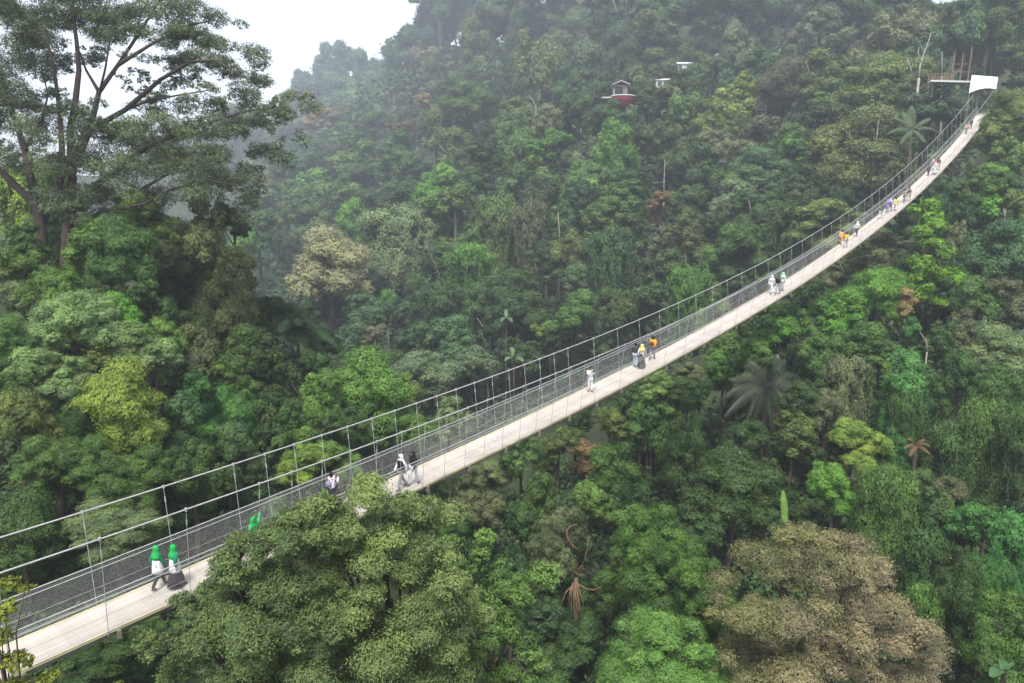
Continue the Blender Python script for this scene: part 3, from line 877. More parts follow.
# --- the brown drying crown --------------------------------------------------
g = np.random.default_rng(21)
pads = mass([(790,545,34,22),(820,540,34,20),(770,570,36,24),(850,560,32,22),(810,575,40,28),(870,580,34,24),(745,600,32,26),(785,610,42,30),(835,610,44,32),
             (885,610,38,28),(905,635,30,28),(740,640,30,28),(780,650,42,30),(830,655,46,32),(880,655,44,30),(915,665,28,24),(750,680,38,24),(800,690,46,26),
             (860,690,46,26),(905,693,34,22),(725,655,18,20),(835,632,34,26),(820,615,30,20),(850,640,30,24),(825,660,34,22)], 33, 2.2)
b_, li = stem(830, 640, 34, 0, .22, pads)
def dry(pos, g):
    u, v_, _ = proj(pos.T)
    a = 1.0 - np.clip((u - 735) / 150 + (v_ - 580) / 260, 0, 1)
    n_ = np.sin(pos[:, 0] * 2.1 + 1) * np.cos(pos[:, 2] * 2.3) * .25
    return np.clip(a * .9 + n_ * 1.3 + .30 + g.normal(size=len(pos)) * .18, 0, 1)
pad_tree("drying_tree", "large rounded tree with browning tan and olive crown", b_, li, pads, 9000, .088, (.300, .262, .188), M_BARK, g, mat=M_DRY, tint2=dry, wr=.42, core=.52, lobes_per=7, lr=(.24, .56), off=.50)

# --- bright bamboo right of the bridge ---------------------------------------
g = np.random.default_rng(31)
pads = []
for x, y, a, b_, d in [(926,212,15,11,84),(930,228,16,10,83),(932,242,16,11,82),(948,252,12,10,80),(955,266,12,10,78),(930,278,17,12,74),(948,282,14,10,76),
                   (958,290,16,8,74),(942,300,15,8,73),(922,262,10,9,80),(925,292,12,9,73),(955,300,9,7,72)]:
    pads.append((W(x, y, d), (a / F * d, a / F * d, b_ / F * d)))
top = W(936, 262, 79); b_ = np.array([top[0], top[1], float(ground(top[0], top[1])[0])])
li = []
for c, r in pads:
    o_ = g.normal(size=3) * (.5, .5, 0)
    li.append(([b_ + o_ - (0, 0, .5), b_ * .4 + np.array(c) * .6 + o_ + (0, 0, .5), np.array(c)], [.09, .07, .03]))
pad_tree("bamboo_clump", "tall bright lime green bamboo clump just right of the bridge", b_, li, pads, 1300, .55, (.13, .27, .035), M_BARK, g, wr=.22, up=.3, cat="bamboo", core=.55)


# ----------------------------------------------------------------------------
# palms, banana plants and bare trees
# ----------------------------------------------------------------------------
def frond(mb, start, tip, sag, width, n=44, droop=.5, lw=.035):
    s_, t_ = np.array(start, float), np.array(tip, float)
    ctrl_ = (s_ + t_) / 2 + np.array([0, 0, sag])
    u = np.linspace(0, 1, 14)[:, None]
    cv = (1 - u) ** 2 * s_ + 2 * u * (1 - u) * ctrl_ + u ** 2 * t_
    ln = np.linalg.norm(t_ - s_)
    mb.tube(list(cv), list(np.linspace(.018, .004, 14) * ln * .35), 4)
    for k in range(n):
        q = .12 + .88 * k / (n - 1)
        p = (1 - q) ** 2 * s_ + 2 * q * (1 - q) * ctrl_ + q ** 2 * t_
        tg = unit((1 - q) * (ctrl_ - s_) + q * (t_ - ctrl_))
        sd = unit(np.cross(tg, (0, 0, 1.0)))
        w_ = width * (math.sin(math.pi * min(1, q * .85 + .12)) ** .6)
        for sg in (-1, 1):
            dirv = unit(sd * sg + tg * .55 + np.array([0, 0, -droop]))
            e = p + dirv * w_
            mid = p + dirv * w_ * .5 + np.array([0, 0, .06 * w_])
            sv = tg * lw * ln * .25
            b = len(mb.v)
            mb.v += [tuple(p - sv * .5), tuple(p + sv * .5), tuple(mid + sv * .6), tuple(mid - sv * .6), tuple(e + np.array([0, 0, -droop * w_ * .25]))]
            mb.f += [(b, b + 1, b + 2, b + 3), (b + 3, b + 2, b + 4)]


M_FROND = objcolor("palm_frond", .45, .25)
def palm(label, px, py, d, fr, colour, drop=None, width=.5, trunk_r=.16, droop=.5, name="palm_tree", mats=None, group=None):
    """fr: frond tips as picture offsets in pixels (dx, dy, depth offset, sag)"""
    c = W(px, py, d)
    gz_ = float(ground(c[0], c[1])[0]); gz_ = min(gz_, c[2] - 1.5)
    root = empty(name, (c[0], c[1], gz_))
    H = c[2] - gz_
    mb = MB(); mb.tube([(0, 0, -.5), (.08, 0, H * .5), (0, 0, H)], [trunk_r * 1.2, trunk_r, trunk_r * .9], 8)
    mb.build("trunk", M_BARK, root, smooth=True)
    for k, (dx, dy, dz, sag) in enumerate(fr):
        t = (W(px + dx, py + dy, d + dz) - c) * (.86 if mats is not None and len(mats) > 10 else 1)
        mb = MB(); frond(mb, (0, 0, 0), t, sag, width, droop=droop)
        o_ = mb.build("frond", M_FROND, root, (0, 0, H))
        k_ = colour if mats is None else mats[k % len(mats)]
        o_.color = (*k_, 1)
    tag(root, label, "palm", group)
    return root


GF = [(.07, .085, .05), (.035, .047, .026), (.025, .034, .02), (.066, .076, .048), (.03, .04, .022)]
palm("dark sugar palm with long drooping greyish fronds below the bridge", 766, 388, 60,
     [(-52,12,-1,1.6),(-48,32,-2,1.6),(-30,-12,0,1.4),(-20,-34,1,1.2),(-34,-4,1,1.8),(22,-34,1,1.2),(34,0,0,1.6),(48,12,-1,1.6),(28,24,-2,1.4),
      (-6,-44,2,.8),(6,40,-3,1.2),(-14,36,-3,1.2),(12,-20,-3,1.8),(40,30,0,1.8),(-42,-2,2,2),(-44,22,1,2),(-26,-26,-2,1.8),(14,-40,0,1.4),(40,-12,2,1.8),(20,34,-4,1.6),(-24,40,-2,1.6),(2,-30,-3,1.8)], (.1, .1, .08), width=.85, droop=1.1, mats=[GF[3] if q in (0, 1, 2, 4, 14, 15) else GF[0] if q in (3, 9) else GF[1 + q % 2] for q in range(22)], trunk_r=.22)
palm("pale green palm with feathery fronds left of the bridge's far end", 912, 130, 121,
     [(-26,4,0,1.4),(26,2,0,1.4),(-18,-12,0,1.0),(18,-12,0,1.0),(0,-24,0,.6),(-12,14,-2,1),(14,12,-2,1),(-8,-18,2,1)], (.10, .14, .07), width=1.0, droop=.7)
palm("small palm with orange brown dying fronds in the shaded right slope", 916, 446, 54,
     [(-12,2,-1,.5),(14,0,-1,.5),(10,-7,0,.4),(-8,-8,0,.4),(14,8,-2,.4),(-6,10,-2,.4)], (.22, .12, .06), width=.3, droop=.5)
palm("palm with one upright bright new frond beside the brown crown", 786, 527, 36,
     [(-3,-36,0,.1),(-14,8,2,.4),(14,8,2,.4),(8,14,1,.4)], (.20, .34, .07), width=.30, droop=.25,
     mats=[(.22, .38, .08), (.05, .09, .03), (.05, .09, .03), (.05, .09, .03)], trunk_r=.12)
g = np.random.default_rng(41)
palm("dark clump palm with arching glossy fronds on the left spur", 297, 335, 66,
     [(-40,8,-2,2.4),(-34,-14,0,2.4),(-22,-24,1,2),(-6,-34,2,1.6),(10,-36,1,1.4),(24,-24,0,1.8),(34,-8,-1,2.2),(40,10,-2,2.4),(30,24,-3,2.4),
      (-28,24,-3,2.4),(10,24,-4,2.4),(-10,20,-4,2.4),(18,-8,-5,2.4),(-18,-4,-5,2.4),(2,-10,-5,2.2),(28,4,-5,2.2),(-34,16,1,2.2),(12,-28,-3,2)],
     (.030, .060, .022), width=1.1, droop=.6, mats=[(.022, .045, .018), (.045, .095, .028), (.03, .06, .022)])


def banana(label, px, py, d, fr, colour):
    c = W(px, py, d)
    gz_ = min(float(ground(c[0], c[1])[0]), c[2] - 1.2)
    root = empty("banana_plant", (c[0], c[1], gz_)); H = c[2] - gz_
    MB().tube([(0, 0, -.4), (0, 0, H * .6), (0, 0, H + .1)], [.2, .16, .09], 8).build("stem", M_BARK, root, smooth=True)
    for dx, dy, dz in fr:
        t = W(px + dx, py + dy, d + dz) - c
        sg = np.linalg.norm(t) * .28
        ct = t / 2 + np.array([0, 0, sg]); sd = unit(np.cross(t, (0, 0, 1.0)) + 1e-6)
        mb = MB(); wd = np.linalg.norm(t) * .17
        for k in range(11):
            q = k / 10
            p = 2 * q * (1 - q) * ct + q * q * t
            w_ = wd * math.sin(math.pi * min(.98, q * .93 + .05)) ** .5
            mb.v += [tuple(p - sd * w_ + (0, 0, .12 * w_)), tuple(p), tuple(p + sd * w_ + (0, 0, .12 * w_))]
        for k in range(10):
            a = 3 * k
            mb.f += [(a, a + 1, a + 4, a + 3), (a + 1, a + 2, a + 5, a + 4)]
        o_ = mb.build("leaf", M_FROND, root, (0, 0, H)); o_.color = (*colour, 1)
    tag(root, label, "banana plant")


banana("banana plant with pale broad leaves behind the bridge at the valley foot", 514, 358, 104, [(-8,-5,0),(8,-4,0),(-3,-11,1),(5,-9,-1),(-9,3,-2),(9,4,-2)], (.075, .135, .06))
banana("small banana plant with upright leaves on the dark lower far slope", 506, 318, 112, [(-7,-5,0),(6,-4,0),(0,-9,1),(-5,4,-2),(6,4,-2)], (.06, .10, .045))
banana("banana plant with glossy leaves at the foot of the vine curtains", 1004, 672, 34, [(-11,-7,0),(10,-9,0),(-3,-13,1),(13,3,-1),(-13,5,-1)], (.05, .11, .04))


def bare(name, label, strands, d, mat, cat="tree", base_idx=0):
    b_ = W(*strands[0][0][0][:2], d)
    gz_ = float(ground(b_[0], b_[1])[0])
    root = empty(name, (b_[0], b_[1], min(gz_, b_[2])))
    base_ = np.array(root.location)
    mb = MB()
    for st, r0, r1 in strands:
        pl = [W(x, y, d + (q[0] if q else 0)) - base_ for x, y, *q in st]
        mb.tube(pl, list(np.linspace(r0 * .6, r1 * .6, len(pl))), 6)
    if gz_ < b_[2] - .2:
        mb.tube([(0, 0, -.4), W(*strands[0][0][0][:2], d) - base_], [strands[0][1] * .7, strands[0][1] * .6], 6)
    mb.build("trunk", mat, root, smooth=True)
    tag(root, label, cat)


bare("bare_tree", "bare whitish forked tree left of the white tent roof",
     [([(919,78),(920,66),(923,56),(929,40),(931,32)], .34, .08), ([(921,62),(918,52),(919,47)], .2, .07), ([(924,52),(920,44)], .12, .05), ([(913,76),(910,66),(907,58)], .22, .08),
      ([(926,48),(933,42)], .1, .04)], 127, M_PALEBARK)
bare("bare_tree", "small leafless pale snag on the upper slope above the vivid green crown",
     [([(536,124),(536,108),(533,100),(529,96)], .34, .1), ([(536,108),(539,98),(540,94)], .2, .08), ([(533,100),(524,97)], .15, .06)], 192, M_PALEBARK)
bare("bare_tree", "thin straight white trunk standing below the far slope's rust orange patch", [([(664,196),(664,182),(664.5,170),(665,160)], .22, .1), ([(664.5,168),(667,162)], .1, .05)], 158, M_PALEBARK)
bare("bare_tree", "thin white trunk in the middle of the far slope", [([(560,246),(559,228),(558,212)], .2, .12)], 142, M_PALEBARK)
bare("bare_tree", "slim bare pole tree beside the timber frame near the tent", [([(942,76),(942,64),(942,52)], .16, .08)], 130, M_PALEBARK)
bare("fallen_branch", "pale leaning dead branch above the large dome crown near the bridge", [([(879,115),(882,108),(885,104)], .14, .06)], 124, M_PALEBARK, "branch")
bare("bare_tree", "leaning bare stem in the dark hollow under the bamboo", [([(927,352),(926,340),(921,334),(918,330)], .1, .04)], 64, M_PALEBARK)

# dead hanging palm: rust brown fronds hanging round a stem
c0 = W(575, 580, 43.5)
gz_ = float(ground(c0[0], c0[1])[0])
root = empty("dead_palm", (c0[0], c0[1], min(gz_, c0[2] - 2.5)))
base_ = np.array(root.location)
MB().tube([(0, 0, -.4), (.1, 0.25, (c0[2] - base_[2]) * .5), (0.1, .2, c0[2] - base_[2])], [.16, .13, .12], 7).build("trunk", M_DEAD, root, smooth=True)
g = np.random.default_rng(9)
def arc(pl, r0, r1):
    pl = [W(x, y, d) - base_ for x, y, d in pl]
    MB().tube(pl, list(np.linspace(r0, r1, len(pl))), 6).build("dead_frond", M_DEAD, root, smooth=True)
arc([(580,552,43.4),(572,545,43.2),(567,537,43.1),(567,530,43.1),(571,526,43.2),(577,524,43.3)], .085, .03)
arc([(578,584,43.2),(586,589,42.8),(594,590,42.7),(601,587,42.8),(606,581,43)], .06, .02)
arc([(582,568,43.4),(586,554,43.2),(588,545,43.1),(589,535,43.2)], .05, .02)
arc([(574,584,43.2),(566,592,42.8),(562,602,42.8),(561,610,43)], .04, .015)
for x1, x0, L_ in [(571,574,36),(574,575,40),(577,576,42),(580,577,38),(583,578,30),(569,573,28),(576,575,30),(579,577,36)]:
    arc([(x0,583,43.1),((x0+x1)/2-1,592,42.8),(x1,583+L_*.6,42.8),(x1+.5,583+L_,42.9)], .045, .018)
for k in range(9):
    a = g.uniform(0, 6.28)
    arc([(576 + 3 * math.cos(a),575 + 4 * math.sin(a),43),(576 + 9 * math.cos(a),573 + 10 * math.sin(a),42.8),(576 + 13 * math.cos(a),578 + 14 * math.sin(a),42.9)], .03, .012)
tag(root, "dead palm with rust brown fronds hanging over the dark ravine", "palm")


# ----------------------------------------------------------------------------
# the suspension bridge
# ----------------------------------------------------------------------------
BX, BY, TH, BA, BB, BC, B3 = -13.77956, 20.76167, .83872, -13.60116, .04718, .82337e-3, 1.89139e-6
OH, HH, OC, H0, KC, SC = .169, 1.396, .353, 2.66, .2139e-3, 56.05
T_ = np.array([math.cos(TH), math.sin(TH), 0.0]); N_ = np.array([-math.sin(TH), math.cos(TH), 0.0])
S0, S1 = -16.0, 139.0


def bp(s, w=0.0, z=0.0):
    return np.array([BX + T_[0] * s + N_[0] * w, BY + T_[1] * s + N_[1] * w, BA + BB * s + BC * s * s + B3 * s ** 3 + z])


def hc(s): return H0 + KC * (s - SC) ** 2


SS = np.arange(S0, S1 + .01, 1.0)
bridge = empty("suspension_bridge", tuple(bp(S0)))
B0 = bp(S0)


def strip(name, w0, w1, z0, z1, mat, uvm=None):
    """long slab that follows the sag: from w0 to w1 across, z0 (bottom) to z1 (top)"""
    v = []; f = []
    for s in SS:
        for w_, z_ in ((w0, z0), (w1, z0), (w1, z1), (w0, z1)):
            v.append(bp(s, w_, z_) - B0)
    for i in range(len(SS) - 1):
        a = 4 * i
        for k in range(4):
            k2 = (k + 1) % 4
            f.append((a + k, a + 4 + k, a + 4 + k2, a + k2))
    f.append((0, 1, 2, 3)); e = 4 * (len(SS) - 1); f.append((e + 3, e + 2, e + 1, e))
    me = bpy.data.meshes.new(name); me.from_pydata([tuple(q) for q in v], [], f); me.materials.append(mat)
    if uvm:
        ul = me.uv_layers.new(name="UVMap")
        cw = [w0, w1, w1, w0]
        for l in me.loops:
            ul.data[l.index].uv = (float(SS[l.vertex_index // 4] - S0), cw[l.vertex_index % 4])
    me.update()
    return link(name, me, bridge)


strip("deck", -.86, .86, -.06, 0, M_DECK, True)
for sg in (-1, 1):
    a, b_ = sorted((sg * .862, sg * .93))
    strip("edge_board", a, b_, -.07, .025, M_EDGE)
    a, b_ = sorted((sg * .75, sg * .83))
    strip("deck_girder", a, b_, -.24, -.063, M_BEAM)


def cable(name, w, zf, r, mat=M_STEEL, s0=S0, s1=S1, n=6):
    s_ = np.arange(s0, s1 + .01, 1.0)
    return MB().tube([bp(s, w, zf(s)) - B0 for s in s_], r, n).build(name, mat, bridge, smooth=True)


for sg in (-1, 1):
    cable("main_cable", sg * (.9 + OC), hc, .028)
    cable("handrail_cable", sg * (.9 + OH), lambda s: HH, .020)
    cable("handrail_cable", sg * (.9 + OH - .02), lambda s: HH - .16, .016)
    cable("mid_cable", sg * (.9 + OH * .45), lambda s: .62, .007)
    cable("foot_cable", sg * .955, lambda s: .10, .008)
    # netting panel
    v = []; f = []
    for s in SS:
        v += [tuple(bp(s, sg * .95, .05) - B0), tuple(bp(s, sg * (.9 + OH - .005), HH - .03) - B0)]
    for i in range(len(SS) - 1):
        a = 2 * i; f.append((a, a + 2, a + 3, a + 1))
    me = bpy.data.meshes.new("netting"); me.from_pydata(v, [], f); me.materials.append(M_NET)
    ul = me.uv_layers.new(name="UVMap")
    for l in me.loops:
        ul.data[l.index].uv = (float(SS[l.vertex_index // 2] - S0), 1.33 * (l.vertex_index % 2))
    me.update(); link("netting", me, bridge)

hs = [.6 + 2.64 * k for k in range(-6, 53)]
for sg in (-1, 1):
    ls = [s + (-.3 if sg < 0 else 0) + 0.0 for s in hs]
    ls += [s + 1.32 for s in ls if 5.0 < s < 24.5]
    ls = sorted(ls)
    near = [s for s in ls if -8 < s < 116]; farl = [s for s in ls if s >= 116 or s <= -8]
    near = near[:50]
    rest = [s for s in ls if s not in near]
    def hang(mb, s):
        b0 = bp(s, sg * .945, -.14) - B0; t0 = bp(s, sg * (.9 + OC), hc(s)) - B0
        mb.tube([b0, t0], .011, 5)
        d_ = t0 - b0
        mb.tube([t0 - d_ * .17, t0 - d_ * .11], .024, 6)        # turnbuckle
        mb.tube([t0 - unit(d_) * .06, t0 + unit(d_) * .05], .045, 6)  # clamp on the cable
    for s in near:
        mb = MB(); hang(mb, s); mb.build("hanger", M_HANGER, bridge)
    mb = MB()
    for s in rest: hang(mb, s)
    o = mb.build("far_hangers", M_HANGER, bridge); o["kind"] = "stuff"
axs = [N_, T_, np.array([0, 0, 1.0])]
for s in hs:
    mb = MB(); mb.box(bp(s, 0, -.29) - B0, (2.06, .10, .10), ax=axs)
    for sg in (-1, 1): mb.box(bp(s, sg * .985, -.20) - B0, (.08, .12, .26), ax=axs)
    mb.build("crossbeam", M_BEAM, bridge)
# gate frame that carries the cables at the far end
for sg in (-1, 1):
    q = bp(S1, sg * 1.25, 0) - B0
    MB().box(q + np.array([0, 0, .6]), (.3, .3, 6.6), ax=axs).build("tower_post", M_BEAM, bridge)
MB().box(bp(S1, 0, 3.75) - B0, (2.9, .35, .4), ax=axs).build("tower_beam", M_BEAM, bridge)
tag(bridge, "long narrow suspension footbridge with wooden deck, cables and wire netting over the valley", "bridge")

# white tent roof, railed platform at the bridge head -------------------------
DT = 117.5
root = empty("canopy_tent", tuple(W(985, 100, DT)))
tb = np.array(root.location)
cor = [(969,93,DT-1.5),(972,75,DT+1.5),(998,77,DT+2),(996,89,DT-1.5)]
n_ = 12
v = []; f = []
cc = [W(*c) - tb for c in cor]
for i in range(n_ + 1):
    for j in range(n_ + 1):
        u_, w_ = i / n_, j / n_
        p = (1 - u_) * ((1 - w_) * cc[0] + w_ * cc[1]) + u_ * ((1 - w_) * cc[3] + w_ * cc[2])
        p = p + np.array([0, 0, .40]) * (1 - (2 * u_ - 1) ** 2) * (1 - w_) ** 2
        v.append(p)
for i in range(n_):
    for j in range(n_):
        a = i * (n_ + 1) + j
        f.append((a, a + n_ + 1, a + n_ + 2, a + 1))
top_n = len(v)
v2 = v + [p - np.array([0, 0, .05]) for p in v]
f2 = f + [tuple(top_n + q for q in reversed(t)) for t in f]
mb = MB(); mb.v = [tuple(q) for q in v2]; mb.f = f2
mb.build("roof", M_WHITE, root, smooth=True)
for c in cc:
    MB().tube([c, (c[0], c[1], -4.5)], [.07, .07], 8).build("post", M_BEAM, root)
tag(root, "white stretched fabric tent roof over the bridge's far end", "tent")

pa, pb = W(929, 82, 124), W(969, 83, 122)
root = empty("viewing_platform", tuple(pa)); pd = pb - pa; ln = float(np.linalg.norm(pd)); dx = pd / ln
dy = unit(np.cross((0, 0, 1.0), dx)); dz = np.cross(dx, dy); ax = [dx, dy, dz]
MB().box(pd / 2, (ln, 3.0, .28), ax=ax).build("slab", M_WALLW, root)
mb = MB()
for k in range(9): mb.box(dx * ln * k / 8 * .62 + dz * .9 + dy * 1.2, (.12, .12, 1.5), ax=ax)
for z_ in (.7, 1.1, 1.6): mb.box(dx * ln * .31 + dz * z_ + dy * 1.28, (ln * .64, .06, .10), ax=ax)
mb.build("railing", M_WOOD, root)
for k in range(4): MB().box(dx * ln * (k + .5) / 4 - dz * 1.4, (.25, .25, 2.4), ax=ax).build("post", M_BEAM, root)
tag(root, "pale edged viewing platform with timber railing left of the tent roof", "platform")
root = empty("timber_frame", tuple(W(956, 82, 124.5)))
for x_ in (-.9, .6, 2.0):
    MB().tube([(x_, 0, -.5), (x_ + .1, 0, 4.2 + .8 * abs(x_))], [.14, .10], 6).build("post", M_WOOD, root)
for z_ in (1.7, 3.0): MB().box((.5, .14, z_), (3.4, .08, .12)).build("rail", M_WOOD, root)
tag(root, "tall brown timber pole frame standing beside the tent roof", "frame")


# red balcony hut and white houses on the far slope ---------------------------
def house(name, label, px, py, d, w_, dp, h_, wall, roof, wins=(), rise=.9, over=.35, cat="house", rz=0.0):
    c = W(px, py, d)
    root = empty(name, tuple(c), rz)
    MB().box((0, 0, h_ / 2), (w_, dp, h_)).build("wall", wall, root)
    mb = MB()
    hw, hd = w_ / 2 + over, dp / 2 + over
    mb.v = [(-hw, -hd, h_), (hw, -hd, h_), (hw, hd, h_), (-hw, hd, h_), (-hw, 0, h_ + rise), (hw, 0, h_ + rise),
            (-hw, -hd, h_ + .15), (hw, -hd, h_ + .15), (hw, hd, h_ + .15), (-hw, hd, h_ + .15)]
    mb.f = [(3, 2, 1, 0), (0, 1, 7, 6), (2, 3, 9, 8), (6, 7, 5, 4), (8, 9, 4, 5), (0, 6, 4, 9, 3), (1, 2, 8, 5, 7)]
    r_ = mb.build("roof", roof, root); r_.location = (0, 0, .003)
    for wx, wz, ww, wh in wins:
        fr_ = MB().box((wx, -dp / 2 - .03, wz), (ww + .16, .06, wh + .16)).build("window", M_WOOD, root)
        MB().box((wx, -dp / 2 - .075, wz), (ww, .03, wh)).build("pane", M_GLASS, fr_)
    MB().box((0, dp * .3, -1.52), (w_ * .9, dp * .4, 3.0)).build("foundation", M_WOOD, root)
    tag(root, label, cat)
    return root


dh = 190
c = W(623, 100, dh)
root = empty("balcony_hut", tuple(c))
px_ = dh / F
mb = MB(); prof = []
ring = 16
for k in range(7):
    u_ = k / 6
    prof.append((px_ * 11.5 * (.45 + .55 * math.sin(u_ * math.pi / 2)), -px_ * 6 + px_ * 9 * u_))
mb.lathe(prof, ring, sy=.8); mb.build("basket_balcony", M_RED, root, smooth=True)
mb = MB()
for k in range(ring):
    a0, a1 = 2 * math.pi * k / ring, 2 * math.pi * (k + 1) / ring
    r_ = px_ * 12
    mb.tube([(r_ * math.cos(a0), r_ * .8 * math.sin(a0), px_ * 3.6), (r_ * math.cos(a1), r_ * .8 * math.sin(a1), px_ * 3.6)], .14, 5)
mb.build("balcony_rail", M_WALLW, root)
MB().box((-px_ * 1, 4.6, px_ * 9), (px_ * 14, 4, px_ * 14)).build("wall", M_BEAM, root)
MB().box((-px_ * 3, 2.55, px_ * 8.5), (px_ * 8, .2, px_ * 11)).build("opening_shade", M_DARK, root)  # black panel painted as the shade inside the hut's opening
mb = MB()
for sg in (-1, 1):
    mb.box((-px_ * 1 + sg * px_ * 4.4, 4.6, px_ * 17.8 - 0), (px_ * 9.6, 5.4, .25),
           ax=[unit(np.array([1, 0, -sg * .42])), np.array([0, 1.0, 0]), unit(np.array([sg * .42, 0, 1]))])
mb.build("roof", M_ROOFG, root)
MB().box((-px_ * 14, 2.6, px_ * 3.4), (px_ * 12, 1.6, .3)).build("walkway", M_WALLW, root)
MB().tube([(-px_ * 8, 2.2, -px_ * 10), (-px_ * 8, 2.2, px_ * 12)], .25, 6).build("post", M_PALEBARK, root)
MB().box((0, 4.6, -3.5), (px_ * 10, 3.5, 7)).build("foundation", M_WOOD, root)
tag(root, "small dark hut with rounded red balcony on the far slope", "hut")
house("white_house", "white house half hidden by trees right of the red balcony", 664, 89, 222, 6.0, 5, 2.2, M_WALLW, M_WALLW, [(-1.9, 1.2, 1.0, 1.1), (0, 1.2, 1.0, 1.1), (1.9, 1.2, 1.0, 1.1)])
house("white_house", "taller white house showing in patches above the lower white house", 683, 76, 234, 4.4, 4, 3.4, M_WALLW, M_WALLW, [(-1.5, 2.4, 1.0, 1.3), (1.3, 2.4, 1.0, 1.3)])
house("white_house", "small white house among the trees, furthest right of the white houses", 721, 63, 236, 3.4, 3, 2.2, M_WALLW, M_WALLW, [(0, 1.3, 1.0, 1.0)], rise=.6)
house("small_hut", "tiny pale roofed hut among bluish trees left of the tan crown", 288, 249, 232, 2.4, 2, 1.2, M_WOOD, simple("pale_pink_roof", (.62, .5, .46), .8, .15, .8), [], rise=.6, cat="hut")


# ----------------------------------------------------------------------------
# people
# ----------------------------------------------------------------------------
def skin_mesh(name, pts, edges, rad, mat, root_v=0, sub=1):
    me = bpy.data.meshes.new(name + "_skeleton"); me.from_pydata([tuple(map(float, p)) for p in pts], edges, [])
    o = bpy.data.objects.new("tmp", me); COL.objects.link(o)
    md = o.modifiers.new("skin", 'SKIN'); md.use_smooth_shade = True
    for i, sv in enumerate(me.skin_vertices[0].data):
        r_ = rad[i] if hasattr(rad[i], "__len__") else (rad[i], rad[i])
        sv.radius = r_; sv.use_root = (i == root_v)
    if sub:
        ss = o.modifiers.new("sub", 'SUBSURF'); ss.levels = sub; ss.render_levels = sub
    dg = bpy.context.evaluated_depsgraph_get(); dg.update()
    out_ = bpy.data.meshes.new_from_object(o.evaluated_get(dg)); out_.name = name
    bpy.data.objects.remove(o); bpy.data.meshes.remove(me)
    out_.materials.clear(); out_.materials.append(mat)
    return out_


def A(*q): return np.array(q, float)


def pose(kind):
    """joint positions for a 1.65 m figure that faces +x; z up; y to its left"""
    J = dict(pel=A(0, 0, .90), wai=A(0, 0, 1.05), che=A(.01, 0, 1.24), nec=A(0, 0, 1.40), hed=A(.015, 0, 1.54))
    st = {'walk': .20, 'walk2': -.17, 'stand': .03, 'photo': .05, 'wave': .04}[kind]
    for s, sg in (('l', 1), ('r', -1)):
        f_ = st * sg
        J['hip' + s] = A(0, .085 * sg, .87)
        J['kne' + s] = A(f_ * .75 + .03, .09 * sg, .47)
        J['ank' + s] = A(f_ * 1.25 - (.08 if f_ < 0 else 0), .09 * sg, .08 + (.04 if f_ < -.1 else 0))
        J['toe' + s] = J['ank' + s] + A(.15, .01 * sg, -.045)
        J['sho' + s] = A(0, .165 * sg, 1.345)
        if kind == 'photo':
            J['elb' + s] = A(.14, .21 * sg, 1.16); J['wri' + s] = A(.30, .09 * sg, 1.36)
        elif kind == 'wave' and sg > 0:
            J['elb' + s] = A(.06, .27, 1.52); J['wri' + s] = A(.10, .30, 1.76)
        else:
            J['elb' + s] = A(-f_ * .5 - .03, .22 * sg, 1.10); J['wri' + s] = A(-f_ * .85 + .07, .22 * sg, .88)
    return J


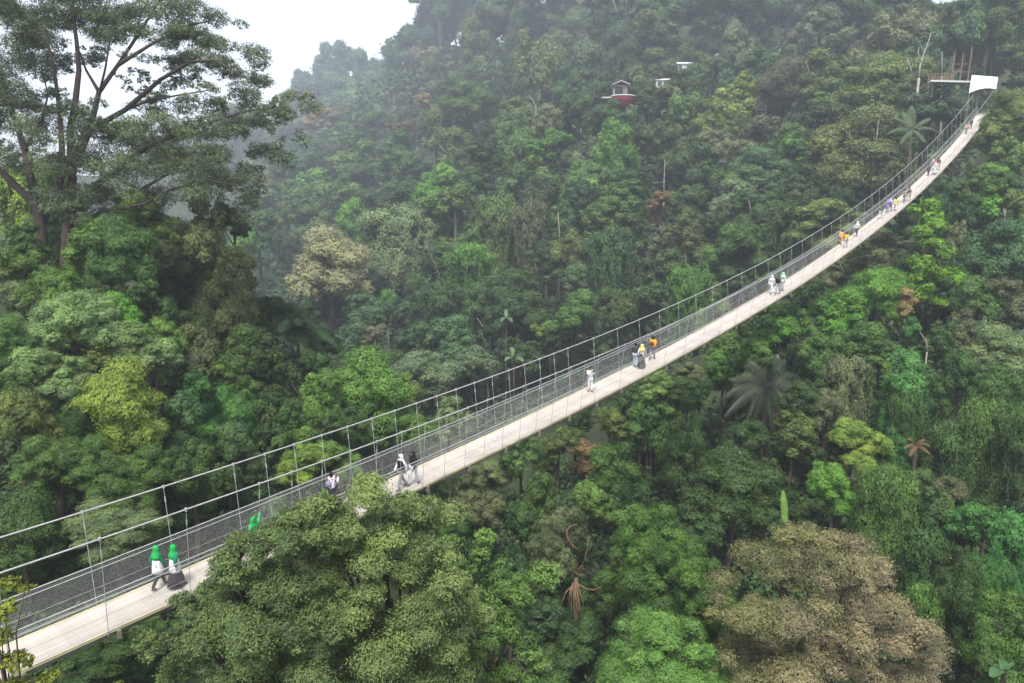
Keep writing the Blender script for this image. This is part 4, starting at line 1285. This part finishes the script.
def make_figure(kind):
    J = pose(kind)
    M = {}
    # body: one continuous skin
    pts, ed, rad = [], [], []
    ix = {}
    def vtx(n, p, r):
        ix[n] = len(pts); pts.append(p); rad.append(r); return ix[n]
    vtx('pel', J['pel'], (.13, .10)); vtx('wai', J['wai'], (.12, .09)); vtx('che', J['che'], (.14, .10)); vtx('nec', J['nec'], (.052, .052))
    vtx('hed0', J['hed'] - A(0, 0, .07), (.062, .066)); vtx('hed', J['hed'], (.078, .092)); vtx('hed1', J['hed'] + A(-.005, 0, .075), (.062, .075))
    ed += [(0, 1), (1, 2), (2, 3), (3, 4), (4, 5), (5, 6)]
    for s, sg in (('l', 1), ('r', -1)):
        for n, par, r_ in (('hip', 'pel', .085), ('kne', None, .056), ('ank', None, .036), ('toe', None, .030)):
            vtx(n + s, J[n + s], r_)
        ed += [(ix['pel'], ix['hip' + s]), (ix['hip' + s], ix['kne' + s]), (ix['kne' + s], ix['ank' + s]), (ix['ank' + s], ix['toe' + s])]
        for n, r_ in (('sho', .058), ('elb', .040), ('wri', .027)): vtx(n + s, J[n + s], r_)
        ed += [(ix['che'], ix['sho' + s]), (ix['sho' + s], ix['elb' + s]), (ix['elb' + s], ix['wri' + s])]
        w_ = J['wri' + s]; dr = unit(w_ - J['elb' + s])
        side = unit(np.cross(dr, A(0, 1, 0)) + A(1e-4, 0, 0)); acr = np.cross(dr, side)
        vtx('pal' + s, w_ + dr * .06, (.034, .018)); ed.append((ix['wri' + s], ix['pal' + s]))
        for k, (o_, l_) in enumerate(((-.028, .055), (-.010, .068), (.010, .072), (.027, .060))):
            a = vtx('f%d' % k + s, w_ + dr * (.095) + side * o_, .0095)
            b_ = vtx('g%d' % k + s, w_ + dr * (.095 + l_ * .5) + side * o_ + acr * .008 * sg, .0088)
            c_ = vtx('h%d' % k + s, w_ + dr * (.095 + l_ * .9) + side * o_ + acr * .022 * sg, .0075)
            ed += [(ix['pal' + s], a), (a, b_), (b_, c_)]
        a = vtx('t0' + s, w_ + dr * .045 + side * .040, .0105); b_ = vtx('t1' + s, w_ + dr * .085 + side * .060 + acr * .01 * sg, .009)
        ed += [(ix['pal' + s], a), (a, b_)]
    M['body'] = skin_mesh("person", pts, ed, rad, M_SKIN)
    # nose, ears and eye sockets sit on the head as part of the same head shape
    hd = J['hed']
    mb = MB(); mb.tube([hd + A(.085, 0, .02), hd + A(.105, 0, -.018), hd + A(.088, 0, -.026)], [.008, .014, .010], 6)
    M['nose'] = mb.mesh("nose", M_SKIN, True)
    M['ear'] = {}
    for s, sg in (('l', 1), ('r', -1)):
        mb = MB(); mb.tube([hd + A(-.005, .082 * sg, -.02), hd + A(-.012, .096 * sg, .008), hd + A(-.004, .084 * sg, .028)], [.010, .016, .010], 6)
        M['ear'][s] = mb.mesh("ear", M_SKIN, True)
        mb = MB(); mb.lathe([(.004, -.010), (.012, -.004), (.012, .004), (.004, .010)], 8, tuple(hd + A(.080, .032 * sg, .012)))
        M.setdefault('eye', {})[s] = mb.mesh("eye", M_HAIR, True)
    mb = MB(); mb.tube([hd + A(.079, -.022, -.050), hd + A(.087, 0, -.051), hd + A(.079, .022, -.050)], [.005, .008, .005], 6)
    M['mouth'] = mb.mesh("mouth", M_SKIN, True)
    # clothes
    def part(names, chain, rr, nm, extra=None, sub=1):
        p_, e_, r_ = [], [], []; q = {}
        for n in names: q[n] = len(p_); p_.append(J[n]); r_.append(rr[n])
        for a, b_ in chain: e_.append((q[a], q[b_]))
        return skin_mesh(nm, p_, e_, r_, M_CLOTH, 0, sub)
    J['hem'] = A(.0, 0, .80)
    sn = ['che', 'wai', 'pel', 'hem', 'shol', 'shor', 'elbl', 'elbr', 'wril', 'wrir']
    sr = dict(che=(.165, .125), wai=(.155, .122), pel=(.165, .135), hem=(.17, .145), shol=.090, shor=.090, elbl=.066, elbr=.066, wril=.048, wrir=.048)
    sc_ = [('che', 'wai'), ('wai', 'pel'), ('pel', 'hem'), ('che', 'shol'), ('che', 'shor'), ('shol', 'elbl'), ('shor', 'elbr'), ('elbl', 'wril'), ('elbr', 'wrir')]
    M['shirt'] = part(sn, sc_, sr, "shirt")
    def lath(nm, prof, fold=0.0):
        mb = MB(); mb.lathe(prof, 24, sx=.84, sy=1.0)
        mb.v = [(x * (1 + fold * math.sin(8 * math.atan2(y, x) + zz * 3)), y * (1 + fold * math.sin(8 * math.atan2(y, x) + zz * 3)), zz) for x, y, zz in mb.v]
        return mb.mesh(nm, M_CLOTH, True)
    M['vest'] = lath("vest", [(.182, .93), (.180, 1.02), (.192, 1.12), (.216, 1.24), (.206, 1.32), (.150, 1.40)])
    M['tunic'] = lath("tunic", [(.245, .64), (.228, .74), (.215, .86), (.205, .97), (.190, 1.07), (.175, 1.14), (.150, 1.15)], .03)
    tn = ['pel', 'hipl', 'hipr', 'knel', 'kner', 'ankl', 'ankr']
    M['trousers'] = part(tn, [('pel', 'hipl'), ('pel', 'hipr'), ('hipl', 'knel'), ('hipr', 'kner'), ('knel', 'ankl'), ('kner', 'ankr')],
                         dict(pel=(.145, .115), hipl=.105, hipr=.105, knel=.078, kner=.078, ankl=.060, ankr=.060), "trousers")
    mb = MB()
    sw = abs(J['ankl'][0] - J['ankr'][0]) * .5
    mb.lathe([(.22 + sw * .4, .10), (.215 + sw * .3, .35), (.19 + sw * .1, .62), (.165, .85), (.13, 1.0), (.11, 1.03)], 18, sy=.85)
    for k in range(len(mb.v)):
        x, y, zz = mb.v[k]; w_ = 1 + .06 * math.sin(9 * math.atan2(y, x)) * max(0, (1 - zz)); mb.v[k] = (x * w_, y * w_, zz)
    M['skirt'] = mb.mesh("skirt", M_CLOTH, True)
    for s in 'lr':
        a = J['ank' + s]; t = J['toe' + s]
        M['shoe' + s] = skin_mesh("shoe", [a + A(-.04, 0, -.03), a + A(.03, 0, -.03), t + A(.02, 0, 0)], [(0, 1), (1, 2)], [.045, .048, .036], M_CLOTH, 0, 1)
    # head cloth: closed round the face, falling over the shoulders
    mb = MB()
    prof = [(.205, 1.20), (.202, 1.27), (.184, 1.33), (.150, 1.39), (.126, 1.45), (.124, 1.52), (.127, 1.58), (.112, 1.635), (.070, 1.668), (.01, 1.680)]
    mb.lathe(prof, 20, (0, 0, 0), sx=.82, sy=1.0)
    nv = []
    for x, y, zz in mb.v:
        th = math.atan2(y, x)
        if 1.44 < zz < 1.63 and abs(th) < .9: x *= .70 + .25 * abs(th)        # face opening lies back
        if zz < 1.43: w_ = 1 + (.07 if zz < 1.3 else .035) * math.sin(6 * th + zz * 9); x *= w_; y *= w_
        nv.append((x + (.0 if zz > 1.4 else -.01), y, zz))
    mb.v = nv
    M['headscarf'] = mb.mesh("headscarf", M_CLOTH, True)
    mb = MB()
    mb.lathe([(.075, -.085), (.098, -.03), (.104, .03), (.095, .08), (.06, .115), (.01, .125)], 16, tuple(J['hed'] + A(-.018, 0, .0)), sx=.95, sy=.92)
    mb.v = [(x if x < .055 or zz > J['hed'][2] + .06 else .055, y, zz) for x, y, zz in mb.v]
    M['hair'] = mb.mesh("hair", M_HAIR, True)
    M['pack'] = skin_mesh("backpack", [A(-.18, 0, 1.02), A(-.20, 0, 1.16), A(-.18, 0, 1.32)], [(0, 1), (1, 2)], [(.15, .10), (.165, .12), (.13, .09)], M_CLOTH, 0, 1)
    mb = MB(); mb.box(J['wril'] * .5 + J['wrir'] * .5 + A(.10, 0, .06), (.012, .15, .075))
    M['phone'] = mb.mesh("phone", M_HAIR)
    return M


FIG = {}
WHITE, BLACK, GREEN, SKIN = (.62, .62, .64), (.015, .015, .017), (.016, .30, .07), (.27, .15, .10)


def locate(px, py):
    """deck position (s, w) whose picture is (px, py)"""
    s, w_ = 10.0, 0.0
    s = min(np.arange(-10, 139, .5), key=lambda q: abs(proj(bp(q))[0] - px))
    for _ in range(30):
        u, v_, _d = proj(bp(s, w_)); e = np.array([px - u, py - v_])
        a = np.array(proj(bp(s + .01, w_))[:2]); b_ = np.array(proj(bp(s, w_ + .01))[:2])
        Jm = np.stack([(a - (u, v_)) / .01, (b_ - (u, v_)) / .01], 1)
        dlt = np.linalg.solve(Jm, e); s += float(np.clip(dlt[0], -3, 3)); w_ += float(np.clip(dlt[1], -.3, .3))
    return s, float(np.clip(w_, -.66, .66))


def person(label, px, py, kind, face, top, low, head, headcol=BLACK, h=1.62, skirt=False, vest=None, pack=None, phone=False, tunic=None, group=None, shoes=(.05, .05, .05)):
    if kind not in FIG: FIG[kind] = make_figure(kind)
    M = FIG[kind]
    s, w_ = locate(px, py)
    root = link("person", M['body']); root.color = (*SKIN, 1)
    root.location = tuple(bp(s, w_, .012)); root.rotation_euler = (0, 0, TH + R(face))
    k = h / 1.65; root.scale = (k, k, k)
    def on(nm, me, col):
        o = link(nm, me, root); o.color = (*col, 1); return o
    on("shirt", M['shirt'], top)
    if skirt: on("skirt", M['skirt'], low)
    else: on("trousers", M['trousers'], low)
    for q in 'lr': on("shoe", M['shoe' + q], shoes)
    if vest: on("vest", M['vest'], vest)
    if tunic: on("tunic", M['tunic'], tunic)
    if head == 'scarf': on("headscarf", M['headscarf'], headcol)
    else:
        on("hair", M['hair'], headcol)
        for q in 'lr': on("ear", M['ear'][q], SKIN)
    on("nose", M['nose'], SKIN); on("mouth", M['mouth'], (.30, .10, .09))
    for q in 'lr': on("eye", M['eye'][q], BLACK)
    if pack: on("backpack", M['pack'], pack)
    tag(root, label, "person", group)
    if phone:
        o = link("phone", M['phone']); o.color = (*BLACK, 1); o.matrix_world = root.matrix_world
        o.location = root.location; o.rotation_euler = root.rotation_euler; o.scale = root.scale
        tag(o, "dark phone held up by the person in white", "phone")
    return root


DKG = (.02, .25, .14)
DKG = (.02, .17, .09)
person("person in green headscarf and white tunic, left one of the two walking together", 160, 588, 'walk', 8, DKG, (.03, .028, .03), 'scarf', GREEN, 1.58, tunic=WHITE)
person("person in green headscarf, white tunic and dark skirt, right one of the pair", 177, 587, 'walk2', 8, DKG, (.035, .025, .03), 'scarf', GREEN, 1.58, skirt=True, tunic=WHITE)
person("person in green headscarf and green top waving one raised arm behind the leaves", 256, 557, 'wave', -70, (.04, .45, .13), (.05, .05, .06), 'scarf', GREEN, 1.58)
person("person in pale shirt wearing a lilac grey backpack, leaning by the netting", 333, 508, 'photo', 10, (.62, .60, .66), (.05, .05, .07), 'hair', BLACK, 1.62, pack=(.20, .19, .30))
person("person in white headscarf and sleeves with a black vest and grey trousers", 402, 489, 'walk', 178, WHITE, (.22, .22, .24), 'scarf', WHITE, 1.62, vest=BLACK)
person("person in black jacket, black headscarf and white trousers", 414, 485, 'walk2', 182, BLACK, (.66, .68, .74), 'scarf', BLACK, 1.60)
person("person all in white holding up a phone in mid bridge", 590, 392, 'photo', -120, WHITE, (.70, .68, .66), 'hair', BLACK, 1.58, phone=True)
person("person in dark jacket and pale blue jeans beside the yellow headscarf", 635, 367, 'stand', 10, (.04, .05, .06), (.36, .45, .55), 'hair', BLACK, 1.64)
person("person in pale yellow headscarf with long dark skirt", 641.5, 368, 'walk', 8, (.66, .60, .55), (.05, .045, .05), 'scarf', (.70, .50, .18), 1.58, skirt=True)
person("person in bright orange jacket with a dark bag on the back", 652, 360, 'walk2', 12, (.75, .30, .02), (.20, .20, .24), 'hair', BLACK, 1.66, pack=(.10, .05, .03))
person("person in white, left of the three gathered near the black top", 771, 294, 'walk', 182, WHITE, (.60, .60, .62), 'scarf', WHITE, 1.6)
person("person in black top, in the middle of the group of three", 777.5, 294.5, 'walk2', 178, BLACK, (.30, .30, .33), 'hair', BLACK, 1.62)
person("person in pale mint green top, right of the group of three", 782, 291, 'stand', 185, (.42, .68, .48), (.40, .40, .42), 'scarf', (.40, .72, .46), 1.6)
person("person in orange shirt beside the one in yellow", 840, 245, 'walk', 4, (.80, .36, .10), (.55, .30, .15), 'hair', BLACK, 1.6)
person("person in yellow and dark clothes beside the orange shirt", 845.3, 248, 'walk2', 0, (.60, .42, .08), (.35, .35, .38), 'hair', BLACK, 1.6)
person("person in white shirt and dark trousers walking alone on the upper bridge", 856.4, 236.5, 'walk', 182, WHITE, (.10, .10, .12), 'scarf', (.70, .70, .66), 1.6)
person("person in dark grey top and pale trousers behind the purple tops", 880, 219, 'walk2', 0, (.08, .12, .10), (.50, .50, .52), 'hair', BLACK, 1.6)
person("person in purple top, left of the two purple tops", 887, 213, 'walk', 4, (.26, .15, .45), (.30, .24, .42), 'scarf', (.30, .20, .50), 1.6)
person("person in lilac top, right of the two purple tops", 889.6, 212, 'walk2', 0, (.38, .28, .55), (.22, .18, .30), 'scarf', (.45, .38, .62), 1.6)
person("person in lime yellow top next to the purple tops", 895, 211, 'walk', 2, (.55, .60, .10), (.50, .48, .44), 'hair', BLACK, 1.6)
person("person in brown top, left of the pair past the purple tops", 904, 202.5, 'walk', 182, (.30, .22, .18), (.10, .10, .11), 'hair', BLACK, 1.6)
person("person in dark top, right of the pair past the purple tops", 908.5, 201, 'walk2', 178, (.10, .09, .10), (.40, .38, .36), 'hair', BLACK, 1.62)
person("person in dark clothes, left end of the group of four near the far end", 928, 176, 'walk', 0, (.10, .08, .09), (.06, .06, .07), 'hair', BLACK, 1.6)
person("person in pink top, rear of the group of four near the far end", 932, 170.5, 'walk2', 0, (.50, .30, .30), (.20, .18, .20), 'scarf', (.45, .25, .26), 1.6)
person("person in white long skirt, front of the group of four near the far end", 934.5, 174.5, 'walk', 178, (.70, .66, .64), WHITE, 'scarf', (.66, .60, .58), 1.6, skirt=True)
person("person in dark red top, right end of the group of four near the far end", 938, 170, 'walk2', 182, (.16, .06, .06), (.45, .44, .46), 'hair', BLACK, 1.62)
person("person in pink top near the bridge's far end", 966, 134, 'walk', 182, (.55, .34, .34), (.20, .18, .20), 'hair', BLACK, 1.6)
person("person in dark clothes closest to the white tent roof", 970.5, 129, 'walk2', 182, (.06, .06, .08), (.10, .10, .12), 'hair', BLACK, 1.6)

# ----------------------------------------------------------------------------
# names for every tree: its look and where it stands next to things one can find
# ----------------------------------------------------------------------------
MARKS = [(110,120,"the huge spreading tree"),(645,352,"the orange jacket"),(622,95,"the red balcony"),(985,83,"the white tent roof"),(765,392,"the dark sugar palm"),
 (832,610,"the browning crown"),(574,580,"the dead palm"),(935,255,"the bamboo clump"),(297,326,"the dark clump palm"),(590,378,"the raised phone"),
 (170,562,"the two green headscarves"),(406,470,"the black vest"),(777,283,"the group of three"),(921,58,"the bare forked tree"),(785,510,"the upright new frond"),
 (912,124,"the pale palm"),(535,108,"the pale snag"),(385,575,"the big pale tree"),(664,175,"the white trunk"),(559,228,"the thin white trunk"),
 (686,70,"the taller white house"),(290,245,"the tiny pale hut"),(514,352,"the banana plant"),(334,488,"the backpack"),(916,444,"the orange brown palm"),
 (1004,665,"the glossy banana plant"),(932,172,"the group of four"),(856,232,"the lone white shirt"),(888,210,"the purple tops"),
 (10,600,"the yellow twig tips"),(256,520,"the waving arm"),(55,262,"the twin trunks")]
MANUAL = {}
for x, y, ph, lab in [
    (328,262,"the broad tan crown","broad pale tan crown spreading over the valley floor, left of centre"),
    (653,38,"the huge grey dome","huge grey olive domed crown above the red balcony and the white houses"),
    (868,150,"the large olive dome","large rounded olive dome of a tree just left of the far bridge"),
    (656,210,"the rust orange crown","small rust orange crown standing out on the green far slope"),
    (732,100,"the yellow green crown","bright yellow green feathery crown, highest of the yellow greens on the far slope"),
    (552,142,"the vivid green crown","vivid green crown on the upper slope below the pale snag"),
    (122,402,"the mossy yellow crown","large mossy yellow green crown on the near left slope"),
    (975,521,"the emerald round crown","emerald round topped tree among the vine curtains on the right"),
    (1000,247,"the blue green dome","large blue green domed tree right of the bamboo clump"),
    (481,40,"the tan topped crown","tall broad olive crown with tan top near the skyline"),
    (467,354,"the pale sage crown","pale sage grey crown at the valley foot behind the bridge"),
    (640,543,"the glossy bright tree","wide glossy bright green tree to the right of the dead palm"),
    (226,408,"the emerald bush","vivid emerald bushy crown left of the dark clump palm's slope"),
    (334,72,"the hazy ridge","tallest hazy blue tree on the distant ridge against the sky"),
    (323,118,"the rusty ridge crown","rusty orange topped crown below the hazy distant ridge"),
    (880,287,"the fresh green crown","fresh bright green crown left of the bamboo clump"),
    (364,394,"the wide green spur tree","wide deep green tree on the left spur behind the bridge cables")]:
    MARKS.append((x, y, ph)); MANUAL[(x, y)] = lab
ORD = ["", "second ", "third ", "fourth ", "fifth ", "sixth ", "seventh ", "eighth ", "ninth ", "tenth ", "eleventh ", "twelfth "]
DIR = ["right of", "above and right of", "above", "above and left of", "left of", "below and left of", "below", "below and right of"]
bins = {}
for t in TREES:
    root, px, py, p = t
    if (px, py) in MANUAL:
        tag(root, MANUAL[(px, py)], "tree"); continue
    best = min(MARKS, key=lambda q: (q[0] - px) ** 2 + (q[1] - py) ** 2)
    a = math.atan2(-(py - best[1]), px - best[0])
    sec = int(round(a / (math.pi / 4))) % 8
    bins.setdefault((best[2], sec), []).append((math.hypot(px - best[0], py - best[1]), t))
FORM = {'dome': ["rounded", "bushy", "full crowned"], 'vine': ["creeper hung", "vine draped", "creeper hung"], 'cone': ["slender", "upright", "slender"]}
for (ph, sec), li in bins.items():
    li.sort(key=lambda q: q[0])
    for k, (_, t) in enumerate(li):
        root, px, py, p = t
        size = "small" if p['rx'] < 18 else "large" if p['rx'] > 33 else "middling"
        grp = {'F': "trees on the far slope", 'R': "trees on the slope right of the bridge", 'L': "trees on the near left slope"}[p['zone']]
        tag(root, f"{size} {CLR[p['clr']][1]} {FORM[p['kind']][int(px) % 3]} tree, {ORD[min(k, 11)]}{DIR[sec]} {ph}".replace(", right", ", just right").replace(", left", ", just left").replace(", above", ", just above").replace(", below", ", just below"), "tree", grp)

# ----------------------------------------------------------------------------
# haze, sky and light
# ----------------------------------------------------------------------------
m = bpy.data.materials.new("haze"); m.use_nodes = True
nt = m.node_tree
for n in list(nt.nodes):
    if n.type != 'OUTPUT_MATERIAL': nt.nodes.remove(n)
out = [n for n in nt.nodes if n.type == 'OUTPUT_MATERIAL'][0]
vp = nt.nodes.new('ShaderNodeVolumePrincipled')
vp.inputs['Color'].default_value = (.82, .90, 1.0, 1)
vp.inputs['Density'].default_value = .00082
vp.inputs['Anisotropy'].default_value = .2
nt.links.new(vp.outputs[0], out.inputs['Volume'])
zmin = float(gz.min()) - 1.0
zmax = max(float(gz.max()), max(p['c'][2] + p['h'] * 1.4 for p in P), 35) + 6
mb = MB(); mb.box((0, 0, (zmin + zmax) / 2), (3040, 3040, zmax - zmin))
o = mb.build("haze", m); tag(o, "thin bluish morning haze filling the valley", kind="stuff")
o.visible_shadow = True

SUN_EL, SUN_AZ = R(62), R(190)      # azimuth measured clockwise from +Y
w = bpy.data.worlds.new("World"); scene.world = w; w.use_nodes = True
nt = w.node_tree
bg = [n for n in nt.nodes if n.type == 'BACKGROUND'][0]
sky = nt.nodes.new('ShaderNodeTexSky'); sky.sky_type = 'NISHITA'; sky.sun_disc = False
sky.sun_elevation = SUN_EL; sky.sun_rotation = SUN_AZ
sky.air_density = 1.0; sky.dust_density = 2.0; sky.ozone_density = 1.0; sky.altitude = 900
hs_ = nt.nodes.new('ShaderNodeHueSaturation'); hs_.inputs['Saturation'].default_value = .35
nt.links.new(sky.outputs[0], hs_.inputs['Color']); nt.links.new(hs_.outputs[0], bg.inputs[0])
bg.inputs[1].default_value = .085
sd = bpy.data.lights.new("sun", 'SUN'); sd.energy = 1.5; sd.angle = R(14); sd.color = (1.0, .965, .91)
so = bpy.data.objects.new("sun", sd); COL.objects.link(so)
dirv = Vector((math.sin(SUN_AZ) * math.cos(SUN_EL), math.cos(SUN_AZ) * math.cos(SUN_EL), math.sin(SUN_EL)))
so.rotation_euler = dirv.to_track_quat('Z', 'Y').to_euler()

scene.view_settings.view_transform = 'Standard'
scene.view_settings.look = 'None'
scene.view_settings.gamma = 1.0
scene.view_settings.exposure = 2.05
c = scene.cycles
c.max_bounces = 6; c.diffuse_bounces = 5; c.glossy_bounces = 2; c.transmission_bounces = 3; c.volume_bounces = 0; c.transparent_max_bounces = 16
c.use_denoising = True
c.sample_clamp_indirect = 4.0
c.use_adaptive_sampling = False
c.caustics_reflective = False; c.caustics_refractive = False
